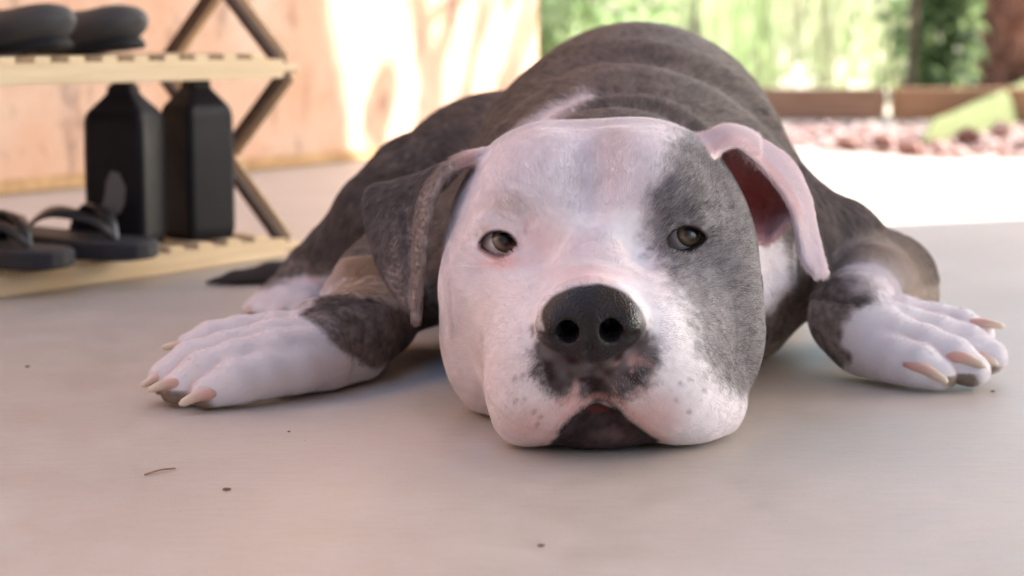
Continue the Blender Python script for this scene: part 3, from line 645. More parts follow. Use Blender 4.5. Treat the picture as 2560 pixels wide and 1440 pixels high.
    # forehead furrow and stop
    f.chain([hd(0, 82, 152), hd(1, 58, 182), hd(3, 24, 208)], [.006, .007, .005], k=.022, mode='carve')
    for s in (-1, 1):                                                     # hollows beside the stop and behind the flews
        f.ell(hd(32 * s, 92, 137), (.010, .013, .018), k=.020, mode='carve')
    # ---------------- ears
    L = patch([[(1222, 390, 1.318), (1190, 384, 1.335), (1150, 398, 1.352), (1090, 434, 1.385)],
               [(1122, 432, 1.302), (1092, 430, 1.334), (1050, 448, 1.352), (985, 460, 1.38)],
               [(1080, 510, 1.292), (1042, 505, 1.328), (995, 500, 1.338), (924, 485, 1.36)],
               [(1063, 600, 1.287), (1032, 592, 1.318), (996, 582, 1.322), (928, 578, 1.34)],
               [(1052, 695, 1.284), (1032, 685, 1.309), (1012, 676, 1.310), (958, 676, 1.325)],
               [(1042, 800, 1.284), (1038, 790, 1.292), (1030, 775, 1.297), (1008, 756, 1.305)]], 44, 56)
    rad = np.full(L.shape[:2], .0026); rad[:, :13] = np.array([.0026, .0032, .0036, .0038, .0039, .0039, .0038, .0037, .0035, .0033, .0031, .0029, .0027])
    f.cloud(L.reshape(-1, 3), rad.ravel(), k=.005)
    Rr = patch([[(1850, 600, 1.325), (1800, 470, 1.35), (1745, 350, 1.335), (1775, 392, 1.305)],
                [(1915, 605, 1.335), (1905, 490, 1.385), (1840, 330, 1.352), (1845, 368, 1.318)],
                [(1970, 552, 1.34), (1965, 500, 1.38), (1958, 392, 1.355), (1925, 440, 1.325)],
                [(1988, 560, 1.338), (2000, 520, 1.36), (2012, 478, 1.35), (1976, 515, 1.325)],
                [(1998, 600, 1.335), (2014, 590, 1.345), (2034, 568, 1.345), (2000, 600, 1.326)],
                [(2010, 648, 1.33), (2027, 648, 1.337), (2048, 635, 1.335), (2011, 650, 1.322)],
                [(2036, 683, 1.32), (2045, 686, 1.323), (2058, 680, 1.324), (2038, 684, 1.317)]], 76, 96)
    rad = np.full(Rr.shape[:2], .0019); rad[:, -6:] = .0020
    f.cloud(Rr.reshape(-1, 3), rad.ravel(), k=.005)
    # ---------------- eyes: sockets, lids and openings
    for (ex, ey, ez), s in zip(EYES, (-1, 1)):
        f.ell(hd(ex, ey - 1, ez), (.0212, .0196, .0190), k=.009)
        f.chain([hd(ex - 15, ey + 9, ez + 6), hd(ex - 5, ey + 17.5, ez + 12.5), hd(ex + 6, ey + 17.5, ez + 12), hd(ex + 15, ey + 10, ez + 6)], [.003, .0048, .0048, .003], k=.005)      # upper lid fold
        f.chain([hd(ex - 12, ey + 12, ez - 9), hd(ex, ey + 16, ez - 12), hd(ex + 12, ey + 13, ez - 9)], [.0025, .003, .0025], k=.009)      # lower lid
                                              # lid bulge
    # flat where it lies on the floor
    z = Z[None, None, :]; d = .0012 - z; A = f.F; kk = .006
    h = np.maximum(kk - np.abs(A - d), 0) / kk; f.F = np.maximum(A, d) + h * h * kk * .25
    for (ex, ey, ez), s in zip(EYES, (-1, 1)):
        # opening: lens between two arcs, pushed through along the gaze
        c = hd(ex, ey, ez); sl, x, y, zz = f.win(c - .03, c + .03)
        q = [sum(np.float32(HROT[a, i] * 1000) * (v - np.float32(c[a])) for a, v in enumerate((x, y, zz))) for i in range(3)]
        tilt = R(8 if s < 0 else 12) * s; u = q[0] * math.cos(tilt) + q[2] * math.sin(tilt); w = -q[0] * math.sin(tilt) + q[2] * math.cos(tilt)
        w = w + (4.6 if s < 0 else 3.6); hw = 13.4; up, dn = (12.0, 3.8) if s < 0 else (10.6, 3.6)
        Ru = (hw * hw + up * up) / (2 * up); Rd = (hw * hw + dn * dn) / (2 * dn)
        d = np.maximum(np.sqrt(u * u + (w - (up - Ru)) ** 2) - Ru, np.sqrt(u * u + (w + (dn - Rd)) ** 2) - Rd)
        d = np.maximum(d, -(q[1] + 2)) * .001
        f.blend(sl, d.astype(np.float32), .0035, 'carve')
        f.ell(c, (.0156, .0156, .0156), k=.001, mode='carve')
    V, Q = f.mesh()
    V = smooth_verts(V, Q, 3)
    # let the skin between the features relax
    H = to_head(V); w = (H[:, 1] > -70) & (H[:, 1] < 132) & (np.abs(H[:, 0]) < 112) & (V[:, 2] > .045)
    w = w * np.clip((132 - H[:, 1]) / 15, 0, 1) * np.clip((V[:, 2] - .045) / .02, 0, 1) * np.clip((104 - np.abs(H[:, 0])) / 10, 0, 1)
    for e in EYES: w = w * np.clip((np.linalg.norm((H - np.array(e)) * np.array([.9, 1, 1.1]), axis=1) - 21) / 6, 0, 1)
    V = relax(V, Q, w, 14)
    return V, Q, L.reshape(-1, 3), Rr

# ---- coat pattern
def round_poly(poly, n=4):
    P = np.array(poly, float); P = np.vstack([P[-2:], P, P[:2]]); c = catmull(P, (len(P) - 1) * n + 1); return c[2 * n:-2 * n - 0 + (0)][:len(poly) * n]
def sdf_poly(uv, poly):
    P = round_poly(poly); box = ((uv > P.min(0) - 90) & (uv < P.max(0) + 90)).all(1); out = np.full(len(uv), 90.0); out[box] = sdf_poly_in(uv[box], P); return out
def sdf_poly_in(uv, P):
    d = np.full(len(uv), 1e9); ins = np.zeros(len(uv), bool)
    for a, b in zip(P, np.roll(P, -1, 0)):
        e = b - a; w = uv - a; t = np.clip((w @ e) / (e @ e), 0, 1); q = w - t[:, None] * e; d = np.minimum(d, (q * q).sum(1))
        c1 = uv[:, 1] >= a[1]; c2 = uv[:, 1] < b[1]; cr = e[0] * w[:, 1] - e[1] * w[:, 0] > 0
        ins ^= (c1 & c2 & cr) | (~c1 & ~c2 & ~cr)
    d = np.sqrt(d); return np.where(ins, -d, d)
def soft(d, w): t = np.clip(.5 - d / (2 * w), 0, 1); return t * t * (3 - 2 * t)
def value_noise(p, scale, seed=0):
    Rm = np.array(Matrix.Rotation(.7 + seed, 3, Vector((.3, .8, .5)).normalized())); q = (p @ Rm.T) * scale + seed * 17.3; i = np.floor(q).astype(np.int64); f = q - i; f = f * f * (3 - 2 * f); out = 0
    for a in (0, 1):
        for b in (0, 1):
            for c in (0, 1):
                h = ((i[:, 0] + a) * 73856093) ^ ((i[:, 1] + b) * 19349663) ^ ((i[:, 2] + c) * 83492791) ^ (seed * 2654435)
                h = (h ^ (h >> 13)) * 1274126177 & 0x7fffffff; h = ((h ^ (h >> 15)) & 0xffff) / 65535.0
                out = out + h * (f[:, 0] if a else 1 - f[:, 0]) * (f[:, 1] if b else 1 - f[:, 1]) * (f[:, 2] if c else 1 - f[:, 2])
    return out
WHITE = np.array([.800, .752, .772]); TAUPE = np.array([.232, .194, .178]); GREY = np.array([.235, .214, .218]); PINK = np.array([.76, .44, .41])
BEIGE = np.array([.50, .395, .325]); BLACK = np.array([.022, .018, .019]); LIPD = np.array([.040, .025, .026])
EYE_PATCH = [(1690, 352), (1762, 362), (1832, 420), (1880, 500), (1920, 620), (1960, 850), (1935, 950), (1858, 992), (1790, 945), (1748, 880), (1722, 790), (1690, 725), (1650, 668), (1608, 590), (1622, 505), (1660, 430)]
NAPE = [(1270, 360), (1330, 300), (1400, 262), (1462, 230), (1490, 240), (1440, 276), (1396, 305), (1372, 360)]
CHEST = [(1860, 560), (1915, 575), (1950, 598), (1976, 660), (1982, 712), (1950, 752), (1900, 805), (1830, 830)]
LWRIST = [(752, 788), (850, 735), (940, 750), (1040, 800), (1020, 880), (950, 925), (905, 908), (868, 882), (826, 852), (812, 822)]
RWRIST = [(1940, 720), (2070, 682), (2160, 690), (2205, 715), (2160, 752), (2122, 790), (2106, 850), (2128, 905), (2040, 930), (1950, 800)]
RARM = [(2150, 580), (2260, 590), (2330, 680), (2380, 790), (2290, 780), (2200, 745), (2120, 730), (2090, 690)]
NOSE = [(1352, 800), (1368, 752), (1430, 716), (1520, 712), (1580, 745), (1610, 795), (1598, 850), (1545, 885), (1505, 905), (1480, 905), (1430, 892), (1375, 865)]
LIPS = [(1342, 835), (1400, 800), (1590, 800), (1628, 835), (1645, 900), (1625, 960), (1565, 992), (1500, 1012), (1440, 980), (1400, 990), (1350, 960), (1335, 900)]
CHIN = [(1490, 1000), (1425, 1045), (1392, 1085), (1376, 1140), (1640, 1125), (1600, 1068), (1540, 1015)]
DOTS = [(1288, 945), (1308, 938), (1330, 932), (1352, 930), (1292, 1000), (1312, 998), (1336, 1028), (1352, 1042), (1344, 1060), (1700, 958), (1722, 948), (1760, 975), (1690, 1000), (1722, 1030)]
def lens_d(q, s):
    tilt = R(8 if s < 0 else 12) * s; u = q[:, 0] * math.cos(tilt) + q[:, 2] * math.sin(tilt); w = -q[:, 0] * math.sin(tilt) + q[:, 2] * math.cos(tilt)
    w = w + (4.6 if s < 0 else 3.6); hw = 13.4; up, dn = (12.0, 3.8) if s < 0 else (10.6, 3.6)
    Ru = (hw * hw + up * up) / (2 * up); Rd = (hw * hw + dn * dn) / (2 * dn)
    return np.maximum(np.sqrt(u * u + (w - (up - Ru)) ** 2) - Ru, np.sqrt(u * u + (w + (dn - Rd)) ** 2) - Rd), u, w
def coat(V, N, earL, earR, jitter=0.0):
    """base colour, bare-skin amount (0 = furred) and wetness for every point"""
    n = len(V); uv = photo_uv(V); H = to_head(V); rn = RNG.normal(size=(n, 2)) * jitter; uvj = uv + rn
    n1 = value_noise(V, 160, 1) - .5; n2 = value_noise(V, 60, 2) - .5; n3 = value_noise(V, 420, 3) - .5; n4 = value_noise(V, 300, 4) * .6 + value_noise(V, 640, 5) * .4 - .5
    wob = n1 * 16 + n2 * 14
    grain = np.clip(1 + .25 * n2 + .45 * n1 + 1.5 * n4, .35, 1.9)[:, None]
    C = np.tile(TAUPE, (n, 1)) * np.clip(1 + .25 * n2 + .45 * n1 + 1.5 * n4, .35, 1.9)[:, None]; bare = np.zeros(n); wet = np.zeros(n)
    def put(m, c):
        i = np.where(m > .002)[0]; mm = m[i, None]; c = np.asarray(c); C[i] = C[i] * (1 - mm) + (c[i] if c.ndim == 2 else c) * mm
    Yw = V[:, 1]; put(soft(V[:, 0] + .02, .03) * soft(1.68 - Yw, .03), C * .72); put(soft(V[:, 0] + .02, .05) * soft(1.92 - Yw, .02) * soft(V[:, 2] - .07, .01), TAUPE * .32)  # left hind quarter darker than the back, tail darkest
    head = soft((-58 - H[:, 1]) , 6) * soft(np.abs(H[:, 0]) - 128, 6); head *= (Yw < 1.375)
    neck = (Yw > 1.36)
    put(soft(sdf_poly(uvj, NAPE) + wob * .6, 9) * (Yw > 1.40) * (V[:, 2] > .1), WHITE)
    put(soft(sdf_poly(uvj, CHEST) + wob, 10) * (Yw > 1.33) * (Yw < 1.7), WHITE * .97)
    # legs
    lleg = (uv[:, 0] < 1030) & (uv[:, 1] > 640) & (Yw < 1.64) & (Yw > 1.28) & (V[:, 0] < -.03)
    if lleg.any():
        t = (soft(-(uv[:, 0] - 845), 50) * soft(uv[:, 1] - 770, 50) + .12)[:, None]
        base = (WHITE * .95) * (1 - t) + BEIGE * t
        C[lleg] = base[lleg]
        put(lleg * soft(sdf_poly(uvj, LWRIST) + wob, 10), TAUPE * .92 * grain)
    rleg = (uv[:, 0] > 1985) & (Yw < 1.68) & (uv[:, 1] > 560) & (V[:, 0] > .19)
    if rleg.any():
        put(rleg * soft(sdf_poly(uvj, RARM) + wob, 40), BEIGE * np.array([.95, 1.0, 1.04]))
        paw = rleg & (Yw < 1.50); put(paw * 1.0, WHITE * .93)
        put(paw * soft(sdf_poly(uvj, RWRIST) + wob, 10), TAUPE * 1.0 * grain)
        put(rleg * soft(((uv[:, 0] - 2190) / 1.6) ** 2 + (uv[:, 1] - 690) ** 2 - 45 ** 2, 2500) * .6, WHITE * .9)
    hleg = (uv[:, 0] < 900) & (Yw >= 1.68) & (Yw < 1.86)
    put(hleg * soft(-(uv[:, 1] - 702 - .25 * (740 - uv[:, 0])) + wob, 12), WHITE * .95)
    # toe pads
    for cx, cy, r in ((440, 1000, 26), (400, 975, 22), (500, 1012, 22), (2400, 952, 30), (2470, 905, 26), (2490, 850, 16), (620, 790, 14), (655, 798, 10)):
        put(soft(np.hypot((uv[:, 0] - cx) / 1.5, uv[:, 1] - cy) - r, 8) * (V[:, 2] < .014) * (Yw < 1.80), BEIGE * .62)
    # ---- head
    hw = WHITE * (1 + .07 * n2 + .08 * n1 + .22 * n4)[:, None]
    C = C * (1 - head[:, None]) + hw * head[:, None]
    d = sdf_poly(uvj, EYE_PATCH) + wob
    tick = .5 + .9 * n3 + .9 * n1
    m = soft(d + n3 * 26 + n1 * 10, 34)
    tk = soft(-(n4 + .10 * n1 - .02) * 100, 12) * .44; g = GREY * .66 * (1 + .35 * n1 + .2 * n2)[:, None]; g = g * (1 - tk[:, None]) + WHITE * .62 * tk[:, None]
    light = soft(np.hypot((uv[:, 0] - 1770) / 1.0, (uv[:, 1] - 760) / 1.7) - 55, 60) * .30 + soft(np.hypot((uv[:, 0] - 1690) / 1.0, (uv[:, 1] - 790)) - 40, 50) * .3
    g = g * (1 - light[:, None]) + WHITE * .62 * light[:, None]
    C = C * (1 - (m * head)[:, None]) + g * (m * head)[:, None]
    def blob(cx, cy, rx, ry, c, s, where=head):
        put(where * s * soft(np.hypot((uv[:, 0] - cx) / rx, (uv[:, 1] - cy) / ry) - .6, .5), c)
    blob(1345, 602, 66, 84, PINK, .48); blob(1262, 655, 92, 34, PINK, .55); blob(1225, 590, 40, 40, PINK, .22)
    blob(1480, 690, 150, 40, PINK, .38); blob(1500, 640, 110, 60, PINK, .16); blob(1345, 1060, 110, 85, PINK, .50); blob(1430, 1010, 75, 65, PINK, .55)
    blob(1640, 1035, 95, 85, PINK, .46); blob(1230, 960, 90, 120, PINK, .10); blob(1640, 700, 60, 90, PINK, .12)
    blob(1280, 515, 90, 45, BEIGE, .34); blob(1520, 400, 60, 130, BEIGE, .13); blob(1400, 560, 40, 80, BEIGE, .10); blob(1215, 760, 70, 110, BEIGE, .10)  # tan tints; the first puts the brow's shadow line into the colour
    blob(1735, 520, 75, 32, GREY * .42, .8); blob(1710, 628, 70, 22, GREY * .5, .6); blob(1650, 590, 26, 50, GREY * .6, .5)
    front = head * (H[:, 1] > 80)
    dl = sdf_poly(uvj, LIPS) + wob * 1.6 + n3 * 26
    put(front * soft(dl, 22) * np.clip(.93 + .25 * n1, 0, 1), LIPD); 
    mot = soft(-(.6 * value_noise(V, 120, 8) + .4 * value_noise(V, 270, 9) - .56) * 100, 7) * soft(np.hypot((uv[:, 0] - 1580) / 75, (uv[:, 1] - 940) / 75) - .7, .3) * front
    put(mot * .6, PINK * .75)
    blob(1440, 975, 16, 34, PINK * .9, .7, front); blob(1415, 1002, 36, 18, PINK, .5, front)
    dc = sdf_poly(uvj, CHIN) + wob * .5; put(front * soft(np.abs(dc - 10) - 8, 8) * .6, PINK * .9); put(front * soft(dc, 8), LIPD * (1.2 + 1.3 * n1 + 1.0 * n3)[:, None]); put(front * soft(np.hypot((uv[:, 0] - 1492) / 40, (uv[:, 1] - 1022) / 14) - .7, .3) * .8, PINK * np.array([.22, .10, .11]))
    put(front * soft(np.hypot((uv[:, 0] - 1530) / 60, (uv[:, 1] - 1085) / 25) - .5, .5) * .15, PINK * .6)
    for x, y in DOTS: put(front * soft(np.hypot(uv[:, 0] - x, uv[:, 1] - y) - 5, 4.5) * .5, LIPD * 1.6)
    dn = sdf_poly(uv, NOSE) + n1 * 5
    nose = soft(dn, 6) * head * (H[:, 1] > 128); put(nose, BLACK * (1 + .5 * n2)[:, None]); wet = np.maximum(wet, nose)
    bare = np.maximum(bare, soft(dn - 1, 5) * (H[:, 1] > 120)); chin = front * soft(sdf_poly(uv, CHIN), 8); bare = np.maximum(bare, chin); wet = np.maximum(wet, chin * .5)
    # eyelid rims
    for (ex, ey, ez), s in zip(EYES, (-1, 1)):
        q = H - np.array([ex, ey, ez]); near = (np.abs(q) < 30).all(1) & (q[:, 1] > -4)
        dd, u, w = lens_d(q, s); r = soft(dd - 2.0, 1.3) * near
        c = np.where((w > 3.0)[:, None], LIPD * .7, PINK * .70) if s < 0 else np.tile(LIPD * .55, (n, 1))
        C = C * (1 - r[:, None]) + c * r[:, None]; bare = np.maximum(bare, soft(dd - 3.4, 1.2) * near); wet = np.maximum(wet, r * .6)
    # ears
    kd = kdtree.KDTree(len(earL))
    for i, p in enumerate(earL): kd.insert(p, i)
    kd.balance(); cand = np.where((uv[:, 0] < 1240) & (uv[:, 0] > 890) & (uv[:, 1] < 840) & (uv[:, 1] > 350) & (Yw < 1.41) & (Yw > 1.26))[0]
    for i in cand:
        _, j, dist = kd.find(V[i])
        if dist < .0066:
            u, v = uvj[i]; t = 1 / (1 + math.exp(-(u - 1150 - (v - 400) * .5) / 14))
            pk = .75 * math.exp(-(((u - 1168) / 32) ** 2 + ((v - 405) / 24) ** 2))
            base = (np.array([.30, .255, .24]) if j % 44 < 11 else np.array([.195, .168, .166])) * (1 + .3 * n1[i]); C[i] = (base * (1 + 1.1 * n4[i]) * (1 - t) + WHITE * t) * (1 - pk) + PINK * .6 * pk
    flat = earR.reshape(-1, 3); nu = earR.shape[1]; kd = kdtree.KDTree(len(flat))
    for i, p in enumerate(flat): kd.insert(p, i)
    kd.balance(); cand = np.where((uv[:, 0] > 1735) & (uv[:, 0] < 2090) & (uv[:, 1] < 710) & (uv[:, 1] > 300) & (Yw < 1.41) & (Yw > 1.28))[0]
    for i in cand:
        _, j, dist = kd.find(V[i])
        if dist < .0062 and not (uv[i, 0] < 1800 and uv[i, 1] > 400):
            col_u = (j % nu) / nu; row = (j // nu) / earR.shape[0]
            deep = math.exp(-((col_u - .30) / .26) ** 2) * (N[i, 1] < .25) * max(0, 1 - row / .62)
            c = WHITE * np.array([.98, .97, .99]); pk = np.array([.88, .25, .22])
            edge = (.34 if col_u < .62 or row < .55 and col_u > .9 else .10) * (N[i, 1] < .2)
            c = c * (1 - edge) + np.array([.80, .50, .47]) * edge
            C[i] = c * (1 - deep) + pk * deep; bare[i] = max(bare[i], .9 * deep)
    return np.clip(C, .008, .9), np.clip(bare, 0, 1), wet
def fur_dir(V, N):
    H = to_head(V); n = len(V); D = np.zeros((n, 3)); Yw = V[:, 1]; uv = photo_uv(V)
    nose = hd(0, 175, 100); head = (H[:, 1] > -58) & (np.abs(H[:, 0]) < 128) & (Yw < 1.40)
    D[:] = (0, .8, -.25); D[:, 0] += (V[:, 0] - .11) * 3.0; D[:, 2] -= np.abs(V[:, 0] - .11) * 2
    D[head] = (V - nose)[head] / np.linalg.norm((V - nose)[head], axis=1)[:, None]
    l = (uv[:, 0] < 1030) & (uv[:, 1] > 640) & (Yw < 1.64) & (V[:, 0] < -.03) & ~head; D[l] = (-.75, -.5, -.35)
    r = (uv[:, 0] > 1985) & (Yw < 1.68) & (V[:, 0] > .19) & ~head; D[r] = (.2, -.5, -.6); r &= uv[:, 1] > 740; D[r] = (.9, -.35, -.3)
    h = (V[:, 0] < -.06) & (Yw > 1.66); D[h] = (-.5, -.2, -.8)
    e = (uv[:, 0] < 1130) & (uv[:, 1] > 400) & (uv[:, 1] < 830) & (Yw < 1.40) & (H[:, 0] < -88); D[e] = (-.25, 0, -.95)
    e = (uv[:, 0] > 1900) & (uv[:, 1] < 700) & (Yw < 1.40); D[e] = (.5, .1, -.8)
    return D
FUR = 1.0
def build_dog():
    V, Q, earL, earR = sculpt_dog()
    root = empty('dog', (.06, 1.45, 0)); tag(root, 'grey and white short-haired dog lying flat on the patio with its chin on the floor', 'dog')
    O = np.array([.06, 1.45, 0])
    me = mesh_np('body', V - O, Q); N = np.empty(len(V) * 3, np.float32); me.vertices.foreach_get('normal', N); N = N.reshape(-1, 3)
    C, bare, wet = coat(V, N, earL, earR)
    A = np.concatenate([Q[:, [0, 1]], Q[:, [1, 2]], Q[:, [2, 3]], Q[:, [3, 0]]]); A = np.concatenate([A, A[:, ::-1]]); deg = np.bincount(A[:, 0], minlength=len(V))
    lap = np.stack([np.bincount(A[:, 0], weights=V[A[:, 1], q], minlength=len(V)) for q in range(3)], 1) / deg[:, None] - V
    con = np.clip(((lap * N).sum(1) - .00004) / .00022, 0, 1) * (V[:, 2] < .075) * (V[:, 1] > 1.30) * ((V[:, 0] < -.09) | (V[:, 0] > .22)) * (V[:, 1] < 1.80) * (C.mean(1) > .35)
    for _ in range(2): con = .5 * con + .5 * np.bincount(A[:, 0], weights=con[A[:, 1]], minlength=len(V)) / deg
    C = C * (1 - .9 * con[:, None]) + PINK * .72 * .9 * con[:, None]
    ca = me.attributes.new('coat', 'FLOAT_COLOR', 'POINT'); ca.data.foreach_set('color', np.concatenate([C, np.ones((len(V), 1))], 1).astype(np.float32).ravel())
    wa = me.attributes.new('wet', 'FLOAT', 'POINT'); wa.data.foreach_set('value', wet.astype(np.float32))
    m, nt, b = mat_new('dog_skin', rough=.8, spec=.1)
    at_ = nt.nodes.new('ShaderNodeAttribute'); at_.attribute_name = 'coat'; nt.links.new(at_.outputs['Color'], b.inputs['Base Color'])
    aw = nt.nodes.new('ShaderNodeAttribute'); aw.attribute_name = 'wet'
    mr = nt.nodes.new('ShaderNodeMapRange'); mr.inputs['To Min'].default_value = .75; mr.inputs['To Max'].default_value = .34; nt.links.new(aw.outputs['Fac'], mr.inputs[0]); nt.links.new(mr.outputs[0], b.inputs['Roughness'])
    ms = nt.nodes.new('ShaderNodeMapRange'); ms.inputs['To Min'].default_value = .06; ms.inputs['To Max'].default_value = .32; nt.links.new(aw.outputs['Fac'], ms.inputs[0]); nt.links.new(ms.outputs[0], b.inputs['Specular IOR Level'])
    vo = nt.nodes.new('ShaderNodeTexVoronoi'); vo.inputs['Scale'].default_value = 620; vc = coords(nt); nt.links.new(vc, vo.inputs['Vector'])
    mu = nt.nodes.new('ShaderNodeMath'); mu.operation = 'MULTIPLY'; nt.links.new(vo.outputs['Distance'], mu.inputs[0]); nt.links.new(aw.outputs['Fac'], mu.inputs[1])
    bump(nt, b, mu.outputs[0], .55, .0008)
    body = link('body', me, m, root)
    # ---- fur
    bare_lum = C.mean(1)
    tri = np.concatenate([Q[:, [0, 1, 2]], Q[:, [0, 2, 3]]]); a, b2, c = V[tri[:, 0]], V[tri[:, 1]], V[tri[:, 2]]
    cr = np.cross(b2 - a, c - a); area = .5 * np.linalg.norm(cr, axis=1); cen = (a + b2 + c) / 3; nn = N[tri].mean(1)
    Hc = to_head(cen); hw = (Hc[:, 1] > -60) & (cen[:, 1] < 1.40) & (Hc[:, 0] > -165)
    dens = np.where(hw, 230e4, np.where(cen[:, 1] < 1.75, 100e4, 45e4)) * FUR
    pw = (cen[:, 2] < .075) & ~hw & (cen[:, 1] < 1.49); dens[pw & (bare_lum[tri].mean(1) > .3)] *= .35; dens[(cen[:, 2] < .003)] = 0; dens[nn[:, 2] < -.75] *= .15; dens[(nn[:, 1] > .55)] *= .25
    w = area * dens * (1 - np.clip(bare[tri].mean(1), 0, 1)); tot = int(w.sum()); pick = RNG.choice(len(tri), tot, p=w / w.sum())
    r1, r2 = RNG.random(tot), RNG.random(tot); s1 = np.sqrt(r1); bc = np.stack([1 - s1, s1 * (1 - r2), s1 * r2], 1)
    Pp = (V[tri[pick]] * bc[:, :, None]).sum(1); Nn = (N[tri[pick]] * bc[:, :, None]).sum(1); Nn /= np.linalg.norm(Nn, axis=1)[:, None]
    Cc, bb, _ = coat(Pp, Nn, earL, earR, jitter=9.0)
    D = fur_dir(Pp, Nn) + RNG.normal(size=(tot, 3)) * .13
    clump = np.stack([value_noise(Pp, 90, 11 + i) - .5 for i in range(3)], 1); D += clump * .22
    D -= Nn * (D * Nn).sum(1)[:, None]; D /= np.linalg.norm(D, axis=1)[:, None] + 1e-6
    Hp = to_head(Pp); hd_ = (Hp[:, 1] > -60) & (Pp[:, 1] < 1.40) & (Hp[:, 0] > -165); muz = np.clip((Hp[:, 1] - 20) / 110, 0, 1) * hd_
    ln = np.where(hd_, .0070 - .0034 * muz + .0028 * np.clip((-5 - Hp[:, 1]) / 25, 0, 1), .0085) * RNG.uniform(.65, 1.2, tot)
    q = [(to_head(Pp) - np.array(e)) for e in EYES]
    for qq in q: ln *= np.clip(np.linalg.norm(qq, axis=1) / 26, .45, 1)
    paw = (Pp[:, 2] < .06) & (~hd_); ln = np.where(paw, ln * .42, ln)
    ear = hd_ & ((Hp[:, 0] < -100) | (Hp[:, 0] > 112)) & (Hp[:, 2] > 60); ln = np.where(ear, ln * .6, ln)
    lift = np.where(hd_, .17 + .16 * np.clip((-5 - Hp[:, 1]) / 25, 0, 1), .24)
    t = np.array([0, .35, .7, 1.0]); pts = np.empty((tot, 4, 3), np.float32)
    for k, tt in enumerate(t):
        up = lift * (tt - .45 * tt * tt) * 1.15
        pts[:, k] = Pp - Nn * .0003 + D * (ln * tt)[:, None] + Nn * (ln * up)[:, None]
    pts[:, :, 2] = np.maximum(pts[:, :, 2], .0006)
    rad = np.where(hd_, .000075, .00011) * RNG.uniform(.8, 1.2, tot); rr = (rad[:, None] * np.array([1, .95, .7, .2])[None]).astype(np.float32)
    lum = Cc.mean(1); br = np.where(lum < .3, RNG.uniform(.75, 1.3, tot), RNG.uniform(.95, 1.04, tot)); Cc = Cc * (br * np.where(lum > .4, 1.10, 1.0))[:, None]
    salt = (lum < .3) & (RNG.random(tot) < np.where(hd_ & (Pp[:, 0] > .06), .30, 0)); Cc[salt] = WHITE * .62
    hc = bpy.data.hair_curves.new('fur'); hc.add_curves([4] * tot)
    hc.attributes['position'].data.foreach_set('vector', (pts - O.astype(np.float32)).astype(np.float32).ravel())
    ra = hc.attributes.get('radius') or hc.attributes.new('radius', 'FLOAT', 'POINT'); ra.data.foreach_set('value', rr.ravel())
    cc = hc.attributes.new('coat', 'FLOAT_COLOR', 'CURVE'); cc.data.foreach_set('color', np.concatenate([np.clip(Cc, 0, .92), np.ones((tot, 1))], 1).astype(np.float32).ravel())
    m, nt, b = mat_new('dog_fur', rough=.5, spec=.28)
    at_ = nt.nodes.new('ShaderNodeAttribute'); at_.attribute_name = 'coat'; nt.links.new(at_.outputs['Color'], b.inputs['Base Color'])
    tr = nt.nodes.new('ShaderNodeBsdfTranslucent'); nt.links.new(at_.outputs['Color'], tr.inputs['Color'])
    mx = nt.nodes.new('ShaderNodeMixShader'); mx.inputs[0].default_value = .25; nt.links.new(b.outputs[0], mx.inputs[1]); nt.links.new(tr.outputs[0], mx.inputs[2])
    nt.links.new(mx.outputs[0], nt.nodes['Material Output'].inputs['Surface'])
    hc.materials.append(m); fo = bpy.data.objects.new('fur', hc); col.objects.link(fo); fo.parent = root
    # ---- eyes
    em, nt, b = mat_new('dog_eye', rough=.04, spec=.6); b.inputs['Coat Weight'].default_value = 1; b.inputs['Coat Roughness'].default_value = .02; b.inputs['Roughness'].default_value = .35
    tc = nt.nodes.new('ShaderNodeTexCoord'); sx = nt.nodes.new('ShaderNodeSeparateXYZ'); nt.links.new(tc.outputs['Object'], sx.inputs[0])
    ang = nt.nodes.new('ShaderNodeMath'); ang.operation = 'DIVIDE'; nt.links.new(sx.outputs['Z'], ang.inputs[0]); ang.inputs[1].default_value = .0162
    ac = nt.nodes.new('ShaderNodeMath'); ac.operation = 'ARCCOSINE'; nt.links.new(ang.outputs[0], ac.inputs[0])
    no = nz(nt, 700, 3, .6, tc.outputs['Object']); ma = nt.nodes.new('ShaderNodeMath'); ma.operation = 'MULTIPLY_ADD'; nt.links.new(no.outputs['Fac'], ma.inputs[0]); ma.inputs[1].default_value = .05; nt.links.new(ac.outputs[0], ma.inputs[2])
    rp = ramp(nt, ma.outputs[0], [(0, (.003, .003, .003)), (.33, (.004, .003, .003)), (.37, (.050, .032, .018)), (.50, (.20, .145, .095)), (.63, (.12, .088, .060)), (.69, (.012, .010, .010)), (.75, (.70, .66, .66)), (1, (.72, .62, .60))])
    nt.links.new(rp.outputs[0], b.inputs['Base Color'])
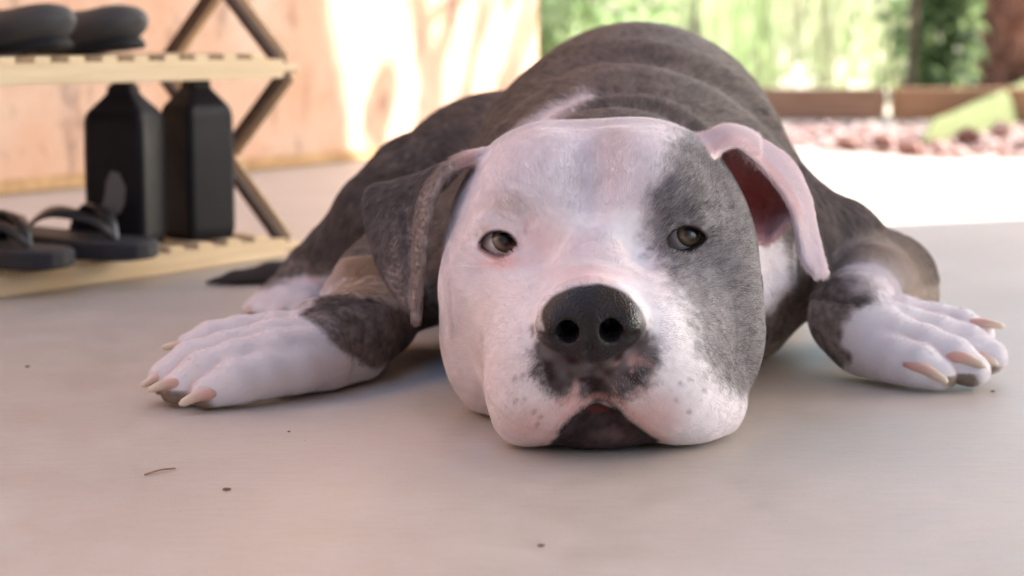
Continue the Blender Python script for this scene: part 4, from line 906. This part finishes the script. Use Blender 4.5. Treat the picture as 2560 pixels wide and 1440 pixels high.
    for (ex, ey, ez), s in zip(EYES, (-1, 1)):
        bm = bmesh.new(); bmesh.ops.create_uvsphere(bm, u_segments=40, v_segments=28, radius=.0153)
        for v in bm.verts:                                     # corneal bulge
            zz = v.co.z / .0153
            if zz > .80: v.co *= 1 + .06 * ((zz - .80) / .2)
        o = link('eye', bm_mesh(bm, 'eye', True), em, root); c = hd(ex, ey, ez); o.location = Vector(c - O)
        g = Vector((0, 0, CAM_H)) - Vector(c); g.normalize(); g = g + Vector(HRr) * (.15 if s < 0 else .36) + Vector((0, 0, .08 if s < 0 else .10)); o.rotation_euler = g.to_track_quat('Z', 'Y').to_euler()
    # ---- claws
    cm, nt, b = mat_new('dog_claw', rough=.38, spec=.5); b.inputs['Subsurface Weight'].default_value = .0
    uvn = nt.nodes.new('ShaderNodeAttribute'); uvn.attribute_name = 'along'
    rp = ramp(nt, uvn.outputs['Fac'], [(0, (.60, .30, .25)), (.5, (.68, .42, .34)), (.75, (.70, .54, .42)), (1, (.70, .60, .45))]); nt.links.new(rp.outputs[0], b.inputs['Base Color'])
    claws = [((484, 866, 1.385), (405, 870, 1.378), 4.4), ((425, 935, 1.345), (352, 966, 1.338), 4.4), ((445, 957, 1.325), (370, 977, 1.318), 4.6), ((534, 980, 1.314), (448, 1012, 1.306), 5.2),
             ((2418, 808, 1.442), (2512, 817, 1.438), 4.6), ((2425, 880, 1.421), (2495, 914, 1.415), 4.6), ((2376, 888, 1.392), (2464, 917, 1.386), 5.2), ((2276, 908, 1.382), (2370, 957, 1.374), 5.2),
             ((632, 768, 1.745), (612, 792, 1.738), 3.6), ((668, 778, 1.73), (648, 800, 1.723), 3.6), ((702, 780, 1.718), (690, 801, 1.712), 3.6)]
    for p0, p1, r in claws:
        A, B = np.array(at(*p0)), np.array(at(*p1)); A = A + (A - B) / np.linalg.norm(A - B) * .005 + np.array([0, .003, -.0035]); mid = (A + B) / 2 + np.array([0, 0, .0028]); pth = catmull([A, mid, B], 12); tt = np.linspace(0, 1, 12)
        Vt, Qt = tube(pth - O, r * .00098 * (1 - .50 * tt ** 1.6) * np.clip(.45 + tt * 2.2, 0, 1) * np.where(tt > .97, .5, 1), 14)
        mm = py_mesh('claw', Vt, Qt); aa = mm.attributes.new('along', 'FLOAT', 'POINT'); aa.data.foreach_set('value', np.clip(np.concatenate([np.repeat(tt, 14), [0, 1]]), 0, 1).astype(np.float32))
        link('claw', mm, cm, root)
    return root
build_dog()
